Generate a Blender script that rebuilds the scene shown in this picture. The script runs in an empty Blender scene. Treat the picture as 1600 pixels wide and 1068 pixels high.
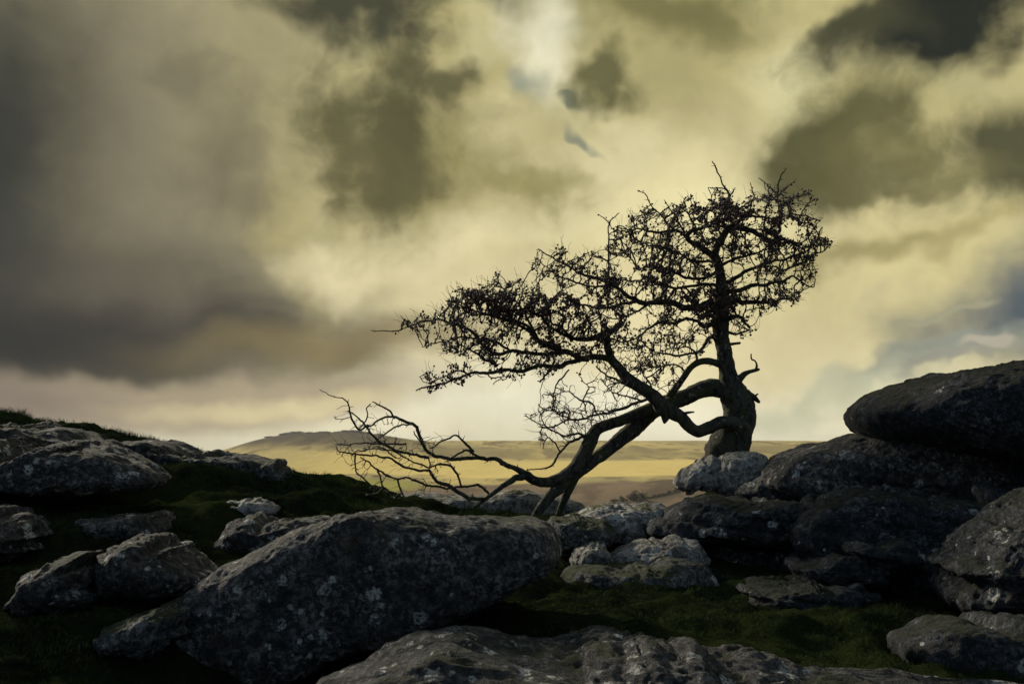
import bpy, bmesh, math, random
import numpy as np
from mathutils import Vector

R = math.radians
scene = bpy.context.scene
col = scene.collection

# ------------------------------------------------------------------ camera
FPX = 1556.0                      # focal length in photo pixels (35 mm on full frame)
PITCH = math.atan((690 - 534) / FPX)
cam_d = bpy.data.cameras.new("camera")
cam = bpy.data.objects.new("camera", cam_d)
col.objects.link(cam)
cam_d.lens = 35.0
cam_d.sensor_width = 36.0
cam_d.clip_start = 0.05
cam_d.clip_end = 60000
cam.location = (0, 0, 0)
cam.rotation_euler = (R(90) + PITCH, 0, 0)
cam_d.dof.use_dof = True
cam_d.dof.focus_distance = 9.0
cam_d.dof.aperture_fstop = 5.0
scene.camera = cam

SUN_AZ, SUN_EL = -42.0, 26.0       # degrees right of the view axis, above the horizon


def srgb(r, g, b):
    def f(c):
        c /= 255.0
        return c / 12.92 if c <= 0.04045 else ((c + 0.055) / 1.055) ** 2.4
    return (f(r), f(g), f(b))


def pdir(px, py):
    cx, cy = (px - 800) / FPX, (534 - py) / FPX
    cp, sp = math.cos(PITCH), math.sin(PITCH)
    return np.array([cx, cp - cy * sp, sp + cy * cp])


def at(px, py, y):
    d = pdir(px, py)
    return d * (y / d[1])


def project(P):
    cp, sp = math.cos(PITCH), math.sin(PITCH)
    f = P[:, 1] * cp + P[:, 2] * sp
    u = -P[:, 1] * sp + P[:, 2] * cp
    return np.stack([800 + FPX * P[:, 0] / f, 534 - FPX * u / f], 1)


# ------------------------------------------------------------------ node helpers
class NT:
    def __init__(self, tree):
        self.t = tree

    def n(self, kind, **kw):
        nd = self.t.nodes.new(kind)
        for k, v in kw.items():
            setattr(nd, k, v)
        return nd

    def link(self, a, b):
        self.t.links.new(a, b)

    def put(self, sock, v):
        if hasattr(v, "is_output"):
            self.link(v, sock)
        elif isinstance(v, (tuple, list)):
            if len(v) == 3 and sock.type == 'RGBA':
                v = (*v, 1)
            sock.default_value = v
        else:
            sock.default_value = v

    def math(self, op, a, b=0.0, c=None, clamp=False):
        m = self.n("ShaderNodeMath", operation=op, use_clamp=clamp)
        self.put(m.inputs[0], a)
        self.put(m.inputs[1], b)
        if c is not None:
            self.put(m.inputs[2], c)
        return m.outputs[0]

    def vmath(self, op, a, b=(0, 0, 0), scale=None):
        m = self.n("ShaderNodeVectorMath", operation=op)
        self.put(m.inputs[0], a)
        if op != 'SCALE':
            self.put(m.inputs[1], b)
        if scale is not None:
            self.put(m.inputs[3], scale)
        return m.outputs[0] if op not in ('LENGTH', 'DOT_PRODUCT') else m.outputs[1]

    def mix(self, f, a, b, blend='MIX'):
        m = self.n("ShaderNodeMix", data_type='RGBA', blend_type=blend)
        self.put(m.inputs[0], f)
        self.put(m.inputs[6], a)
        self.put(m.inputs[7], b)
        return m.outputs[2]

    def ramp(self, v, lo, hi, o0=0.0, o1=1.0, smooth=True):
        m = self.n("ShaderNodeMapRange", interpolation_type='SMOOTHSTEP' if smooth else 'LINEAR')
        m.clamp = True
        self.put(m.inputs[0], v)
        self.put(m.inputs[1], lo)
        self.put(m.inputs[2], hi)
        self.put(m.inputs[3], o0)
        self.put(m.inputs[4], o1)
        return m.outputs[0]

    def noise(self, vec, scale, detail=4, rough=0.55, dist=0.0, out=0, lac=2.0):
        m = self.n("ShaderNodeTexNoise")
        self.put(m.inputs["Vector"], vec)
        m.inputs["Scale"].default_value = scale
        m.inputs["Detail"].default_value = detail
        m.inputs["Roughness"].default_value = rough
        m.inputs["Lacunarity"].default_value = lac
        m.inputs["Distortion"].default_value = dist
        return m.outputs[out]

    def voronoi(self, vec, scale, feature='F1', out=0, rnd=1.0):
        m = self.n("ShaderNodeTexVoronoi", feature=feature)
        self.put(m.inputs["Vector"], vec)
        m.inputs["Scale"].default_value = scale
        m.inputs["Randomness"].default_value = rnd
        return m.outputs[out]


# ------------------------------------------------------------------ world: stormy sky
SKY_STRENGTH = 0.1
world = bpy.data.worlds.new("World")
scene.world = world
world.use_nodes = True
wt = NT(world.node_tree)
world.node_tree.nodes.clear()
tc = wt.n("ShaderNodeTexCoord").outputs["Generated"]
sep = wt.n("ShaderNodeSeparateXYZ")
wt.link(tc, sep.inputs[0])
X, Y, Z = sep.outputs
az = wt.math('ARCTAN2', X, Y)
hyp = wt.math('SQRT', wt.math('ADD', wt.math('MULTIPLY', X, X), wt.math('MULTIPLY', Y, Y)))
el = wt.math('ARCTAN2', Z, hyp)
cmb = wt.n("ShaderNodeCombineXYZ")
wt.link(az, cmb.inputs[0])
wt.link(el, cmb.inputs[1])
uv = cmb.outputs[0]

half = (0.5, 0.5, 0.5)
# noise in direction space (seamless all round) warps the cloud map
n1 = wt.vmath('SUBTRACT', wt.noise(tc, 4.5, 1, 0.5, out=1), half)
n2 = wt.vmath('SUBTRACT', wt.noise(tc, 13.0, 3, 0.52, out=1), half)
warp_a = wt.vmath('ADD', wt.vmath('ADD', uv, wt.vmath('SCALE', n1, scale=0.09)), wt.vmath('SCALE', n2, scale=0.05))
warp_n = wt.vmath('ADD', tc, wt.vmath('SCALE', n2, scale=0.07))
warp_b = wt.vmath('ADD', wt.vmath('ADD', uv, wt.vmath('SCALE', n1, scale=0.10)), wt.vmath('SCALE', n2, scale=0.11))
fbm = wt.math('SUBTRACT', wt.noise(warp_n, 9.0, 6, 0.57), 0.5)
stretch = wt.n("ShaderNodeMapping")
wt.link(tc, stretch.inputs["Vector"])
stretch.inputs["Scale"].default_value = (1, 1, 3.4)
fbm_s = wt.math('SUBTRACT', wt.noise(stretch.outputs[0], 4.0, 5, 0.55, 0.3), 0.5)
broad = wt.math('SUBTRACT', wt.noise(tc, 2.2, 2, 0.5), 0.5)


def sky_uv(px, py):
    d = pdir(px, py)
    return math.atan2(d[0], d[1]), math.atan2(d[2], math.hypot(d[0], d[1]))


# Nishita daylight behind the cloud
nish = wt.n("ShaderNodeTexSky", sky_type='NISHITA')
nish.sun_disc = False
nish.sun_elevation = R(SUN_EL)
nish.sun_rotation = R(SUN_AZ)
nish.air_density = 1.0
nish.dust_density = 1.5

# overcast all round: yellow-grey towards the hidden sun, slate grey away from it
sund = (math.sin(R(12)) * math.cos(R(16)), math.cos(R(12)) * math.cos(R(16)), math.sin(R(16)))
toward = wt.ramp(wt.vmath('DOT_PRODUCT', tc, sund), 0.35, 1.0)
far_c = wt.mix(wt.ramp(broad, -0.2, 0.2), srgb(88, 108, 128), srgb(130, 147, 164))
base = wt.mix(toward, far_c, srgb(206, 194, 136))
# low pale strip over the horizon
base = wt.mix(wt.math('MULTIPLY', wt.ramp(el, 0.13, 0.0), wt.ramp(toward, 0.1, 0.9)), base, srgb(224, 216, 182))
C = base


def blob(px, py, rx, ry, rot, colr, op=1.0, soft=0.9, amt=0.5, mode='b', noise=None):
    """one cloud mass: centre, half axes (photo px), tilt, colour, opacity"""
    global C
    u, v = sky_uv(px, py)
    m = wt.n("ShaderNodeMapping", vector_type='TEXTURE')
    wt.link(warp_b if mode == 'b' else warp_a, m.inputs["Vector"])
    m.inputs["Location"].default_value = (u, v, 0)
    m.inputs["Rotation"].default_value = (0, 0, R(rot))
    m.inputs["Scale"].default_value = (rx / FPX, ry / FPX, 1)
    flat = wt.vmath('MULTIPLY', m.outputs[0], (1, 1, 0))
    d = wt.math('SUBTRACT', 1.0, wt.vmath('LENGTH', flat))
    dn = wt.math('MULTIPLY_ADD', noise or fbm, amt * 1.75, d)
    a = wt.ramp(dn, 0.3 - soft * 0.45, 0.3 + soft * 0.45, 0.0, op)
    # nothing behind the camera side of the map
    C = wt.mix(a, C, srgb(*colr))


# --- broad tones
blob(1020, 250, 640, 420, 0, (220, 207, 156), 0.9, 1.2, 0.3, 'a')
blob(760, 560, 760, 170, 0, (228, 215, 170), 0.85, 1.2, 0.15, 'a', fbm_s)
blob(900, 640, 560, 70, 0, (234, 228, 200), 0.92, 1.2, 0.1, 'a', fbm_s)
blob(950, 60, 620, 190, 0, (158, 150, 98), 0.75, 1.2, 0.5, 'a')
blob(200, 230, 420, 480, 0, (134, 126, 102), 0.95, 1.0, 0.4, 'a')
blob(130, 480, 560, 170, -4, (92, 86, 74), 0.9, 1.0, 0.3, 'a', fbm_s)
blob(-90, 250, 250, 560, 0, (38, 43, 42), 0.96, 1.2, 0.2, 'a')
blob(80, 520, 560, 75, -1, (62, 59, 54), 0.95, 1.0, 0.35, 'a', fbm_s)
blob(500, 540, 340, 42, 2, (136, 122, 86), 0.8, 1.1, 0.3, 'a', fbm_s)
blob(-60, 540, 320, 75, 0, (32, 36, 40), 0.92, 1.2, 0.2, 'a', fbm_s)
blob(260, 628, 520, 48, 2, (172, 157, 130), 0.95, 0.9, 0.2, 'a', fbm_s)
blob(-60, 640, 260, 55, 2, (116, 104, 98), 0.85, 1.2, 0.15, 'a', fbm_s)
blob(430, 632, 240, 22, 1, (218, 204, 158), 0.85, 1.0, 0.3, 'a', fbm_s)
# --- left cloud bank, relief
blob(370, 130, 120, 150, -20, (160, 152, 112), 0.7, 1.3, 0.9)
blob(430, 340, 55, 170, 8, (182, 170, 118), 0.65, 1.3, 0.9)
blob(340, 260, 95, 150, 12, (108, 100, 78), 0.75, 1.2, 1.1)
blob(280, 110, 80, 50, 0, (112, 105, 84), 0.6, 1.2, 1.1)
blob(610, 405, 240, 60, 8, (238, 225, 178), 0.85, 1.3, 0.6)
blob(860, 350, 240, 50, 12, (238, 226, 174), 0.8, 1.3, 0.6)
# --- top middle brights
blob(850, 65, 100, 95, -30, (236, 230, 196), 0.95, 1.1, 1.1)
blob(740, 80, 70, 70, 0, (206, 196, 146), 0.75, 1.2, 1.1)
blob(935, 245, 130, 65, 15, (230, 219, 170), 0.85, 1.1, 1.0)
blob(795, 205, 65, 70, 0, (226, 214, 162), 0.85, 1.1, 1.1)
blob(1235, 115, 85, 120, 20, (232, 224, 172), 0.9, 1.3, 0.7)
blob(1450, 95, 160, 45, -14, (210, 202, 150), 0.9, 1.2, 0.9)
blob(1120, 290, 170, 80, 10, (240, 229, 176), 0.8, 1.3, 0.4)
# --- blue breaks
blob(822, 140, 48, 34, 20, (146, 152, 136), 0.8, 1.2, 1.1)
blob(905, 205, 15, 27, 40, (112, 124, 118), 0.75, 1.1, 0.9)
blob(898, 146, 20, 16, 0, (96, 104, 90), 0.85, 0.9, 1.0)
# --- dark clouds: soft skirts first, then cores
blob(650, 235, 250, 150, -8, (136, 128, 80), 0.9, 1.2, 0.9)
blob(600, 180, 165, 150, 14, (84, 81, 54), 0.97, 0.85, 0.95)
blob(570, 245, 130, 100, 0, (96, 91, 60), 0.88, 0.95, 1.0)
blob(705, 135, 62, 60, 0, (98, 94, 64), 0.9, 0.9, 1.0)
blob(640, 110, 60, 60, 0, (90, 87, 60), 0.85, 0.9, 1.3)
blob(830, 285, 110, 34, -8, (150, 142, 88), 0.8, 1.3, 0.9)
blob(955, 122, 88, 42, -4, (98, 95, 62), 0.95, 0.9, 1.1)
blob(590, 0, 300, 60, 2, (64, 65, 50), 0.97, 1.0, 0.8)
blob(1020, 10, 230, 70, 0, (116, 111, 70), 0.88, 1.2, 0.9)
blob(1380, 150, 220, 150, 0, (150, 142, 92), 0.6, 1.4, 0.8)
blob(1480, -5, 320, 95, 8, (44, 47, 39), 1.0, 0.9, 0.8)
blob(1310, 15, 100, 36, 0, (70, 70, 50), 0.9, 1.1, 0.9)
blob(1330, 205, 135, 108, 6, (88, 86, 55), 0.97, 0.9, 0.9)
blob(1430, 215, 120, 60, -6, (112, 107, 68), 0.85, 1.1, 1.0)
blob(1590, 255, 160, 115, -18, (78, 78, 54), 0.97, 0.9, 0.8)
blob(1410, 262, 190, 26, -4, (112, 107, 70), 0.8, 1.1, 0.7, 'b', fbm_s)
blob(1420, 372, 240, 32, 3, (156, 146, 96), 0.85, 1.3, 0.6, 'b', fbm_s)
# --- right, low: slate blue gap with distant cumulus
blob(1610, 480, 190, 110, 24, (84, 92, 98), 1.0, 1.2, 0.45)
blob(1480, 565, 190, 28, 10, (138, 142, 130), 0.85, 1.1, 0.5, 'b', fbm_s)
blob(1290, 612, 170, 32, 6, (194, 194, 162), 0.75, 1.2, 0.5, 'b', fbm_s)
blob(1490, 492, 40, 10, 8, (156, 152, 126), 0.9, 0.9, 0.8)
blob(1562, 556, 56, 18, 6, (172, 165, 146), 0.95, 0.6, 1.3)
blob(1500, 582, 56, 16, 6, (146, 144, 130), 0.9, 0.7, 1.2)

# fine modelling of the cloud by its own texture
tex = wt.math('MULTIPLY_ADD', wt.noise(warp_n, 5.5, 5, 0.58), 0.9, 0.55)
tv = wt.n("ShaderNodeCombineXYZ")
for i in range(3):
    wt.link(tex, tv.inputs[i])
C = wt.mix(1.0, C, tv.outputs[0], 'MULTIPLY')
cloud = wt.vmath('SCALE', C, scale=1.0 / SKY_STRENGTH)
# thin breaks of clear sky
fin = wt.mix(0.992, nish.outputs[0], cloud)
bg = wt.n("ShaderNodeBackground")
wt.link(fin, bg.inputs["Color"])
bg.inputs["Strength"].default_value = SKY_STRENGTH
wo = wt.n("ShaderNodeOutputWorld")
wt.link(bg.outputs[0], wo.inputs[0])

# ------------------------------------------------------------------ sun
sun_d = bpy.data.lights.new("sun", 'SUN')
sun_d.energy = 4.6
sun_d.angle = R(6.0)
sun_d.color = (1.0, 0.9, 0.72)
sun = bpy.data.objects.new("sun", sun_d)
col.objects.link(sun)
sv = Vector((math.sin(R(SUN_AZ)) * math.cos(R(SUN_EL)), math.cos(R(SUN_AZ)) * math.cos(R(SUN_EL)), math.sin(R(SUN_EL))))
sun.rotation_euler = sv.to_track_quat('Z', 'Y').to_euler()
sun.location = (-6, 8, 9)

scene.view_settings.view_transform = 'Standard'
scene.view_settings.look = 'None'
scene.view_settings.exposure = 0.0
scene.view_settings.gamma = 1.0
scene.view_settings.use_curve_mapping = False
world.cycles.sampling_method = 'NONE'
scene.cycles.max_bounces = 3
scene.cycles.diffuse_bounces = 2

# ------------------------------------------------------------------ numpy noise
_rs = np.random.RandomState(7)
_perm = np.tile(_rs.permutation(256), 3)
_g = _rs.normal(size=(256, 3))
_g /= np.linalg.norm(_g, axis=1)[:, None]


def perlin(P, freq=1.0, seed=0.0):
    P = np.asarray(P, float) * freq + seed * np.array([17.13, 5.71, 29.37])
    i = np.floor(P).astype(int)
    f = P - i
    w = f * f * f * (f * (f * 6 - 15) + 10)
    i &= 255
    out = 0
    for dx in (0, 1):
        for dy in (0, 1):
            for dz in (0, 1):
                h = _perm[_perm[_perm[i[:, 0] + dx] + i[:, 1] + dy] + i[:, 2] + dz]
                g = _g[h]
                d = g[:, 0] * (f[:, 0] - dx) + g[:, 1] * (f[:, 1] - dy) + g[:, 2] * (f[:, 2] - dz)
                wx = w[:, 0] if dx else 1 - w[:, 0]
                wy = w[:, 1] if dy else 1 - w[:, 1]
                wz = w[:, 2] if dz else 1 - w[:, 2]
                out = out + d * wx * wy * wz
    return out * 1.6


def fbm_np(P, freq, octv=4, rough=0.5, seed=0.0):
    a, s = 1.0, 0
    for k in range(octv):
        s = s + a * perlin(P, freq * 2.03 ** k, seed + k * 1.7)
        a *= rough
    return s


# ------------------------------------------------------------------ object helpers
def mesh_obj(name, verts, faces, mat, parent=None, smooth=True, origin=None):
    me = bpy.data.meshes.new(name)
    verts = np.asarray(verts, float)
    o = np.zeros(3) if origin is None else np.asarray(origin, float)
    me.from_pydata([], [], [])
    nv, nf = len(verts), len(faces)
    if isinstance(faces, np.ndarray):
        k = faces.shape[1]
        me.vertices.add(nv)
        me.vertices.foreach_set("co", (verts - o).ravel())
        me.loops.add(nf * k)
        me.loops.foreach_set("vertex_index", faces.astype(np.int32).ravel())
        me.polygons.add(nf)
        me.polygons.foreach_set("loop_start", np.arange(0, nf * k, k, dtype=np.int32))
        me.update(calc_edges=True)
    else:
        me.from_pydata((verts - o).tolist(), [], faces)
    me.validate()
    if smooth:
        me.polygons.foreach_set("use_smooth", np.ones(len(me.polygons), bool))
    me.materials.append(mat)
    ob = bpy.data.objects.new(name, me)
    col.objects.link(ob)
    ob.location = o
    if parent is not None:
        ob.parent = parent
        ob.location = o - np.array(parent.location)
    return ob


def tag(o, label=None, cat=None, group=None, kind=None):
    if label:
        o["label"] = label
    if cat:
        o["category"] = cat
    if group:
        o["group"] = group
    if kind:
        o["kind"] = kind
    return o


def empty(name, loc):
    o = bpy.data.objects.new(name, None)
    col.objects.link(o)
    o.location = loc
    o.empty_display_size = 0.2
    return o


# ------------------------------------------------------------------ materials
def new_mat(name):
    m = bpy.data.materials.new(name)
    m.use_nodes = True
    m.node_tree.nodes.clear()
    t = NT(m.node_tree)
    bs = t.n("ShaderNodeBsdfPrincipled")
    out = t.n("ShaderNodeOutputMaterial")
    t.link(bs.outputs[0], out.inputs[0])
    return m, t, bs


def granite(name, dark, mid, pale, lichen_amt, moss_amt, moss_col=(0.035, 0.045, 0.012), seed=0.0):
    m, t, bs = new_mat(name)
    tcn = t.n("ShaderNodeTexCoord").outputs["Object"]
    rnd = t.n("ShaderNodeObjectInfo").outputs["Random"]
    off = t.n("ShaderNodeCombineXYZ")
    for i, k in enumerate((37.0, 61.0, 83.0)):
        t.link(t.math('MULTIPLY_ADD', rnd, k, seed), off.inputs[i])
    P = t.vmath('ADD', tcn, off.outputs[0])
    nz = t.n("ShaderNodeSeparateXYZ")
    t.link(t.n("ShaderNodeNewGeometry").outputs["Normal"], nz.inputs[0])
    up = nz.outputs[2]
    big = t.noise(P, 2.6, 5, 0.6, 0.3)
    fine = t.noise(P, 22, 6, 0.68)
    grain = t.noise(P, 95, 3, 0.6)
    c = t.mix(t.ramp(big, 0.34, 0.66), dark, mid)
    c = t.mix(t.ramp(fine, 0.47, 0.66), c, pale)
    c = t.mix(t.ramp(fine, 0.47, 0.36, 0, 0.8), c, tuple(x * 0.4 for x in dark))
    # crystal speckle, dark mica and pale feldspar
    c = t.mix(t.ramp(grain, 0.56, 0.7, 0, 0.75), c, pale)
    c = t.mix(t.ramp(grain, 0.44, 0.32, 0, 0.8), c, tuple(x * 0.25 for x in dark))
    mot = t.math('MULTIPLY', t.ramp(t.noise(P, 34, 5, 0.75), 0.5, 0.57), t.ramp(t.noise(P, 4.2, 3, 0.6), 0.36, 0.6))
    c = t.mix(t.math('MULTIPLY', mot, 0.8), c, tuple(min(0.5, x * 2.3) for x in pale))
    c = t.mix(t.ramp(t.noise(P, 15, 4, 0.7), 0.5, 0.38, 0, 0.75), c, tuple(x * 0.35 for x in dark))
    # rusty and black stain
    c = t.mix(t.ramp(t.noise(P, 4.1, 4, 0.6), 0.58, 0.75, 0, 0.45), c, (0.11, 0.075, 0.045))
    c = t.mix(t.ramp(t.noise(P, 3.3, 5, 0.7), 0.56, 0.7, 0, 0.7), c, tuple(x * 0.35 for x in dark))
    # pale crustose lichen: round patches with ragged edges, each cell of the pattern grown over or bare
    ln_ = t.vmath('SUBTRACT', t.noise(P, 26, 5, 0.68, out=1), half)
    lic = None
    for sc_, rad_, share in ((4.2, 0.30, 0.17), (9.0, 0.34, 0.26), (21.0, 0.36, 0.12)):
        vn = t.n("ShaderNodeTexVoronoi")
        t.put(vn.inputs["Vector"], t.vmath('ADD', P, t.vmath('SCALE', ln_, scale=min(0.16, 0.9 / sc_))))
        vn.inputs["Scale"].default_value = sc_
        sx = t.n("ShaderNodeSeparateColor")
        t.link(vn.outputs["Color"], sx.inputs[0])
        on = t.ramp(sx.outputs[0], 1 - share * lichen_amt * 1.6, 1 - share * lichen_amt * 1.6 + 0.02)
        one = t.math('MULTIPLY', t.ramp(vn.outputs["Distance"], rad_, rad_ * 0.7), on)
        one = t.math('MULTIPLY', one, t.ramp(t.noise(P, 1.4 + sc_ * 0.05, 3), 0.40, 0.52))
        lic = one if lic is None else t.math('MAXIMUM', lic, one)
    lic = t.math('MULTIPLY', lic, t.ramp(t.noise(P, 60, 4, 0.7), 0.4, 0.52))
    lc = t.mix(t.noise(P, 12, 2), (0.42, 0.42, 0.38), (0.66, 0.66, 0.61))
    c = t.mix(t.math('MULTIPLY', lic, 0.9), c, lc)
    # moss where water lies: on the flatter tops
    mo = t.math('ADD', t.math('MULTIPLY', up, 0.5), t.math('MULTIPLY', t.noise(P, 3.4, 6, 0.65), 0.9))
    mo = t.ramp(mo, 1.02 - moss_amt * 0.4, 1.12 - moss_amt * 0.4)
    mc = t.mix(t.ramp(t.noise(P, 30, 3), 0.35, 0.65), tuple(x * 0.45 for x in moss_col), tuple(x * 1.35 for x in moss_col))
    c = t.mix(mo, c, mc)
    t.put(bs.inputs["Base Color"], c)
    bs.inputs["Roughness"].default_value = 0.88
    bs.inputs["Specular IOR Level"].default_value = 0.3
    h = t.math('ADD', t.math('MULTIPLY', fine, 0.9), t.math('MULTIPLY', grain, 0.35))
    h = t.math('ADD', h, t.math('MULTIPLY', t.noise(P, 260, 1), 0.12))
    
    b = t.n("ShaderNodeBump")
    b.inputs["Strength"].default_value = 0.9
    b.inputs["Distance"].default_value = 0.07
    t.link(h, b.inputs["Height"])
    t.link(b.outputs[0], bs.inputs["Normal"])
    return m


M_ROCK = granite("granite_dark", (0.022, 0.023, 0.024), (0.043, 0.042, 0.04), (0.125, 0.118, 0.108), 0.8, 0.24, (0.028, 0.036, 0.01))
M_ROCKS = granite("granite_shaded_lichen", (0.017, 0.018, 0.019), (0.031, 0.031, 0.031), (0.088, 0.086, 0.082), 1.05, 0.26, (0.018, 0.024, 0.008))  # darker granite copy, shade on the rocks put into the colour
M_NOSE = granite("granite_sunlit_tone", (0.2, 0.19, 0.165), (0.4, 0.37, 0.32), (0.52, 0.49, 0.43), 0.3, 0.05)  # raised paleness stands in for sunlight on the stones' front faces
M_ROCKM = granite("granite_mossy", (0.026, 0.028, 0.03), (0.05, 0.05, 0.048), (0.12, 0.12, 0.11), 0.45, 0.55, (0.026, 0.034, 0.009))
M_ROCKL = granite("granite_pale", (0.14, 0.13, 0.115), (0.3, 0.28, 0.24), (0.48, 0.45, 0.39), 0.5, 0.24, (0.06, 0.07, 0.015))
M_ROCKD = granite("granite_deep_shade", (0.011, 0.0125, 0.014), (0.021, 0.023, 0.026), (0.056, 0.06, 0.065), 0.4, 0.5, (0.012, 0.016, 0.008))  # shade of the overhanging outcrop put into the granite's colour


def turf_mat():
    m, t, bs = new_mat("turf")
    P = t.n("ShaderNodeTexCoord").outputs["Object"]
    c = t.mix(t.ramp(t.noise(P, 1.6, 4), 0.38, 0.62), (0.01, 0.013, 0.008), (0.022, 0.03, 0.011))
    c = t.mix(t.ramp(t.noise(P, 14, 5, 0.7), 0.45, 0.7), c, (0.03, 0.04, 0.013))
    c = t.mix(t.ramp(t.noise(P, 4.5, 4, 0.6), 0.56, 0.72), c, (0.014, 0.011, 0.007))
    t.put(bs.inputs["Base Color"], c)
    bs.inputs["Roughness"].default_value = 0.95
    bs.inputs["Specular IOR Level"].default_value = 0.0
    b = t.n("ShaderNodeBump")
    b.inputs["Distance"].default_value = 0.05
    t.link(t.noise(P, 40, 6, 0.75), b.inputs["Height"])
    t.link(b.outputs[0], bs.inputs["Normal"])
    return m


def grass_mat(name, a, b_):
    m, t, bs = new_mat(name)
    P = t.n("ShaderNodeTexCoord").outputs["Object"]
    c = t.mix(t.ramp(t.noise(P, 3.0, 3), 0.35, 0.65), a, b_)
    c = t.mix(t.ramp(t.noise(P, 60, 2), 0.55, 0.7, 0, 0.4), c, (0.022, 0.022, 0.011))
    t.put(bs.inputs["Base Color"], c)
    bs.inputs["Roughness"].default_value = 0.8
    bs.inputs["Specular IOR Level"].default_value = 0.0
    return m


def moor_mat():
    m, t, bs = new_mat("moor_grass")
    P = t.n("ShaderNodeTexCoord").outputs["Object"]
    mp = t.n("ShaderNodeMapping")
    t.link(P, mp.inputs["Vector"])
    mp.inputs["Scale"].default_value = (1.0, 0.3, 1.0)
    Q = mp.outputs[0]
    straw = (0.56, 0.44, 0.17)
    c = t.mix(t.ramp(t.noise(Q, 0.006, 5, 0.6), 0.36, 0.6), (0.36, 0.30, 0.14), straw)
    c = t.mix(t.ramp(t.noise(Q, 0.012, 5, 0.62, 0.6), 0.5, 0.6, 0, 0.85), c, (0.2, 0.155, 0.075))
    c = t.mix(t.ramp(t.noise(Q, 0.035, 5, 0.65), 0.54, 0.66, 0, 0.7), c, (0.13, 0.1, 0.055))
    sp = t.n("ShaderNodeSeparateXYZ")
    t.link(P, sp.inputs[0])
    px, py = sp.outputs[0], sp.outputs[1]
    edge = t.math('MULTIPLY', t.math('SUBTRACT', t.noise(P, 0.007, 4), 0.5), 260.0)
    yy = t.math('ADD', py, edge)
    # the big field of straw grass, its sunshine painted into the colour, and the rougher brown-green belt above it
    fld = t.math('MULTIPLY', t.ramp(yy, 1060, 1110), t.ramp(yy, 1430, 1370))
    c = t.mix(t.math('MULTIPLY', fld, t.ramp(px, -330, -150, 0.25, 0.85)), c, (0.74, 0.57, 0.2))
    belt = t.math('MULTIPLY', t.ramp(yy, 1400, 1470), t.ramp(yy, 1800, 1700))
    c = t.mix(t.math('MULTIPLY', belt, t.ramp(t.noise(Q, 0.008, 4, 0.6), 0.4, 0.6, 0.25, 0.85)), c, (0.27, 0.22, 0.1))
    # nearer spur: brown heather and bracken
    c = t.mix(t.ramp(yy, 1030, 970), c, (0.19, 0.14, 0.09))
    c = t.mix(t.math('MULTIPLY', t.ramp(yy, 1000, 900), t.ramp(t.noise(Q, 0.03, 5, 0.6), 0.46, 0.62, 0, 0.8)), c, (0.1, 0.075, 0.05))
    # enclosed green pasture in the valley on the left
    g = t.math('MULTIPLY', t.ramp(yy, 820, 870), t.ramp(yy, 1040, 980))
    g = t.math('MULTIPLY', g, t.ramp(px, -60, -110))
    c = t.mix(t.math('MULTIPLY', g, 0.9), c, (0.33, 0.31, 0.07))
    # heather on the tor hill
    hgate = t.math('MULTIPLY', t.ramp(sp.outputs[2], -16, 2), t.ramp(px, -120, -240))
    c = t.mix(t.math('MULTIPLY', hgate, t.ramp(t.noise(Q, 0.01, 5, 0.6), 0.3, 0.55, 0.35, 1.0)), c, (0.085, 0.07, 0.052))
    t.put(bs.inputs["Base Color"], c)
    bs.inputs["Roughness"].default_value = 1.0
    bs.inputs["Specular IOR Level"].default_value = 0.0
    b = t.n("ShaderNodeBump")
    b.inputs["Distance"].default_value = 4.0
    b.inputs["Strength"].default_value = 0.5
    t.link(t.noise(P, 0.05, 6, 0.7), b.inputs["Height"])
    t.link(b.outputs[0], bs.inputs["Normal"])
    return m


def bark_mat():
    m, t, bs = new_mat("bark")
    P = t.n("ShaderNodeTexCoord").outputs["Object"]
    mp = t.n("ShaderNodeMapping")
    t.link(P, mp.inputs["Vector"])
    mp.inputs["Scale"].default_value = (1, 1, 0.45)
    rid = t.noise(mp.outputs[0], 26, 5, 0.65, 0.6)
    c = t.mix(t.ramp(rid, 0.36, 0.62), (0.022, 0.02, 0.017), (0.085, 0.08, 0.062))
    c = t.mix(t.ramp(t.noise(P, 5, 4, 0.6), 0.46, 0.64, 0, 0.85), c, (0.075, 0.085, 0.032))
    c = t.mix(t.ramp(t.noise(P, 17, 4, 0.6), 0.63, 0.68, 0, 0.85), c, (0.3, 0.3, 0.25))
    t.put(bs.inputs["Base Color"], c)
    bs.inputs["Roughness"].default_value = 0.9
    bs.inputs["Specular IOR Level"].default_value = 0.2
    b = t.n("ShaderNodeBump")
    b.inputs["Distance"].default_value = 0.03
    b.inputs["Strength"].default_value = 1.0
    t.link(t.math('ADD', rid, t.math('MULTIPLY', t.noise(P, 90, 4, 0.7), 0.4)), b.inputs["Height"])
    t.link(b.outputs[0], bs.inputs["Normal"])
    return m


def plain_mat(name, a, b_, scale=20.0, rough=0.8):
    m, t, bs = new_mat(name)
    P = t.n("ShaderNodeTexCoord").outputs["Object"]
    t.put(bs.inputs["Base Color"], t.mix(t.ramp(t.noise(P, scale, 3), 0.35, 0.65), a, b_))
    bs.inputs["Roughness"].default_value = rough
    return m


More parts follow.
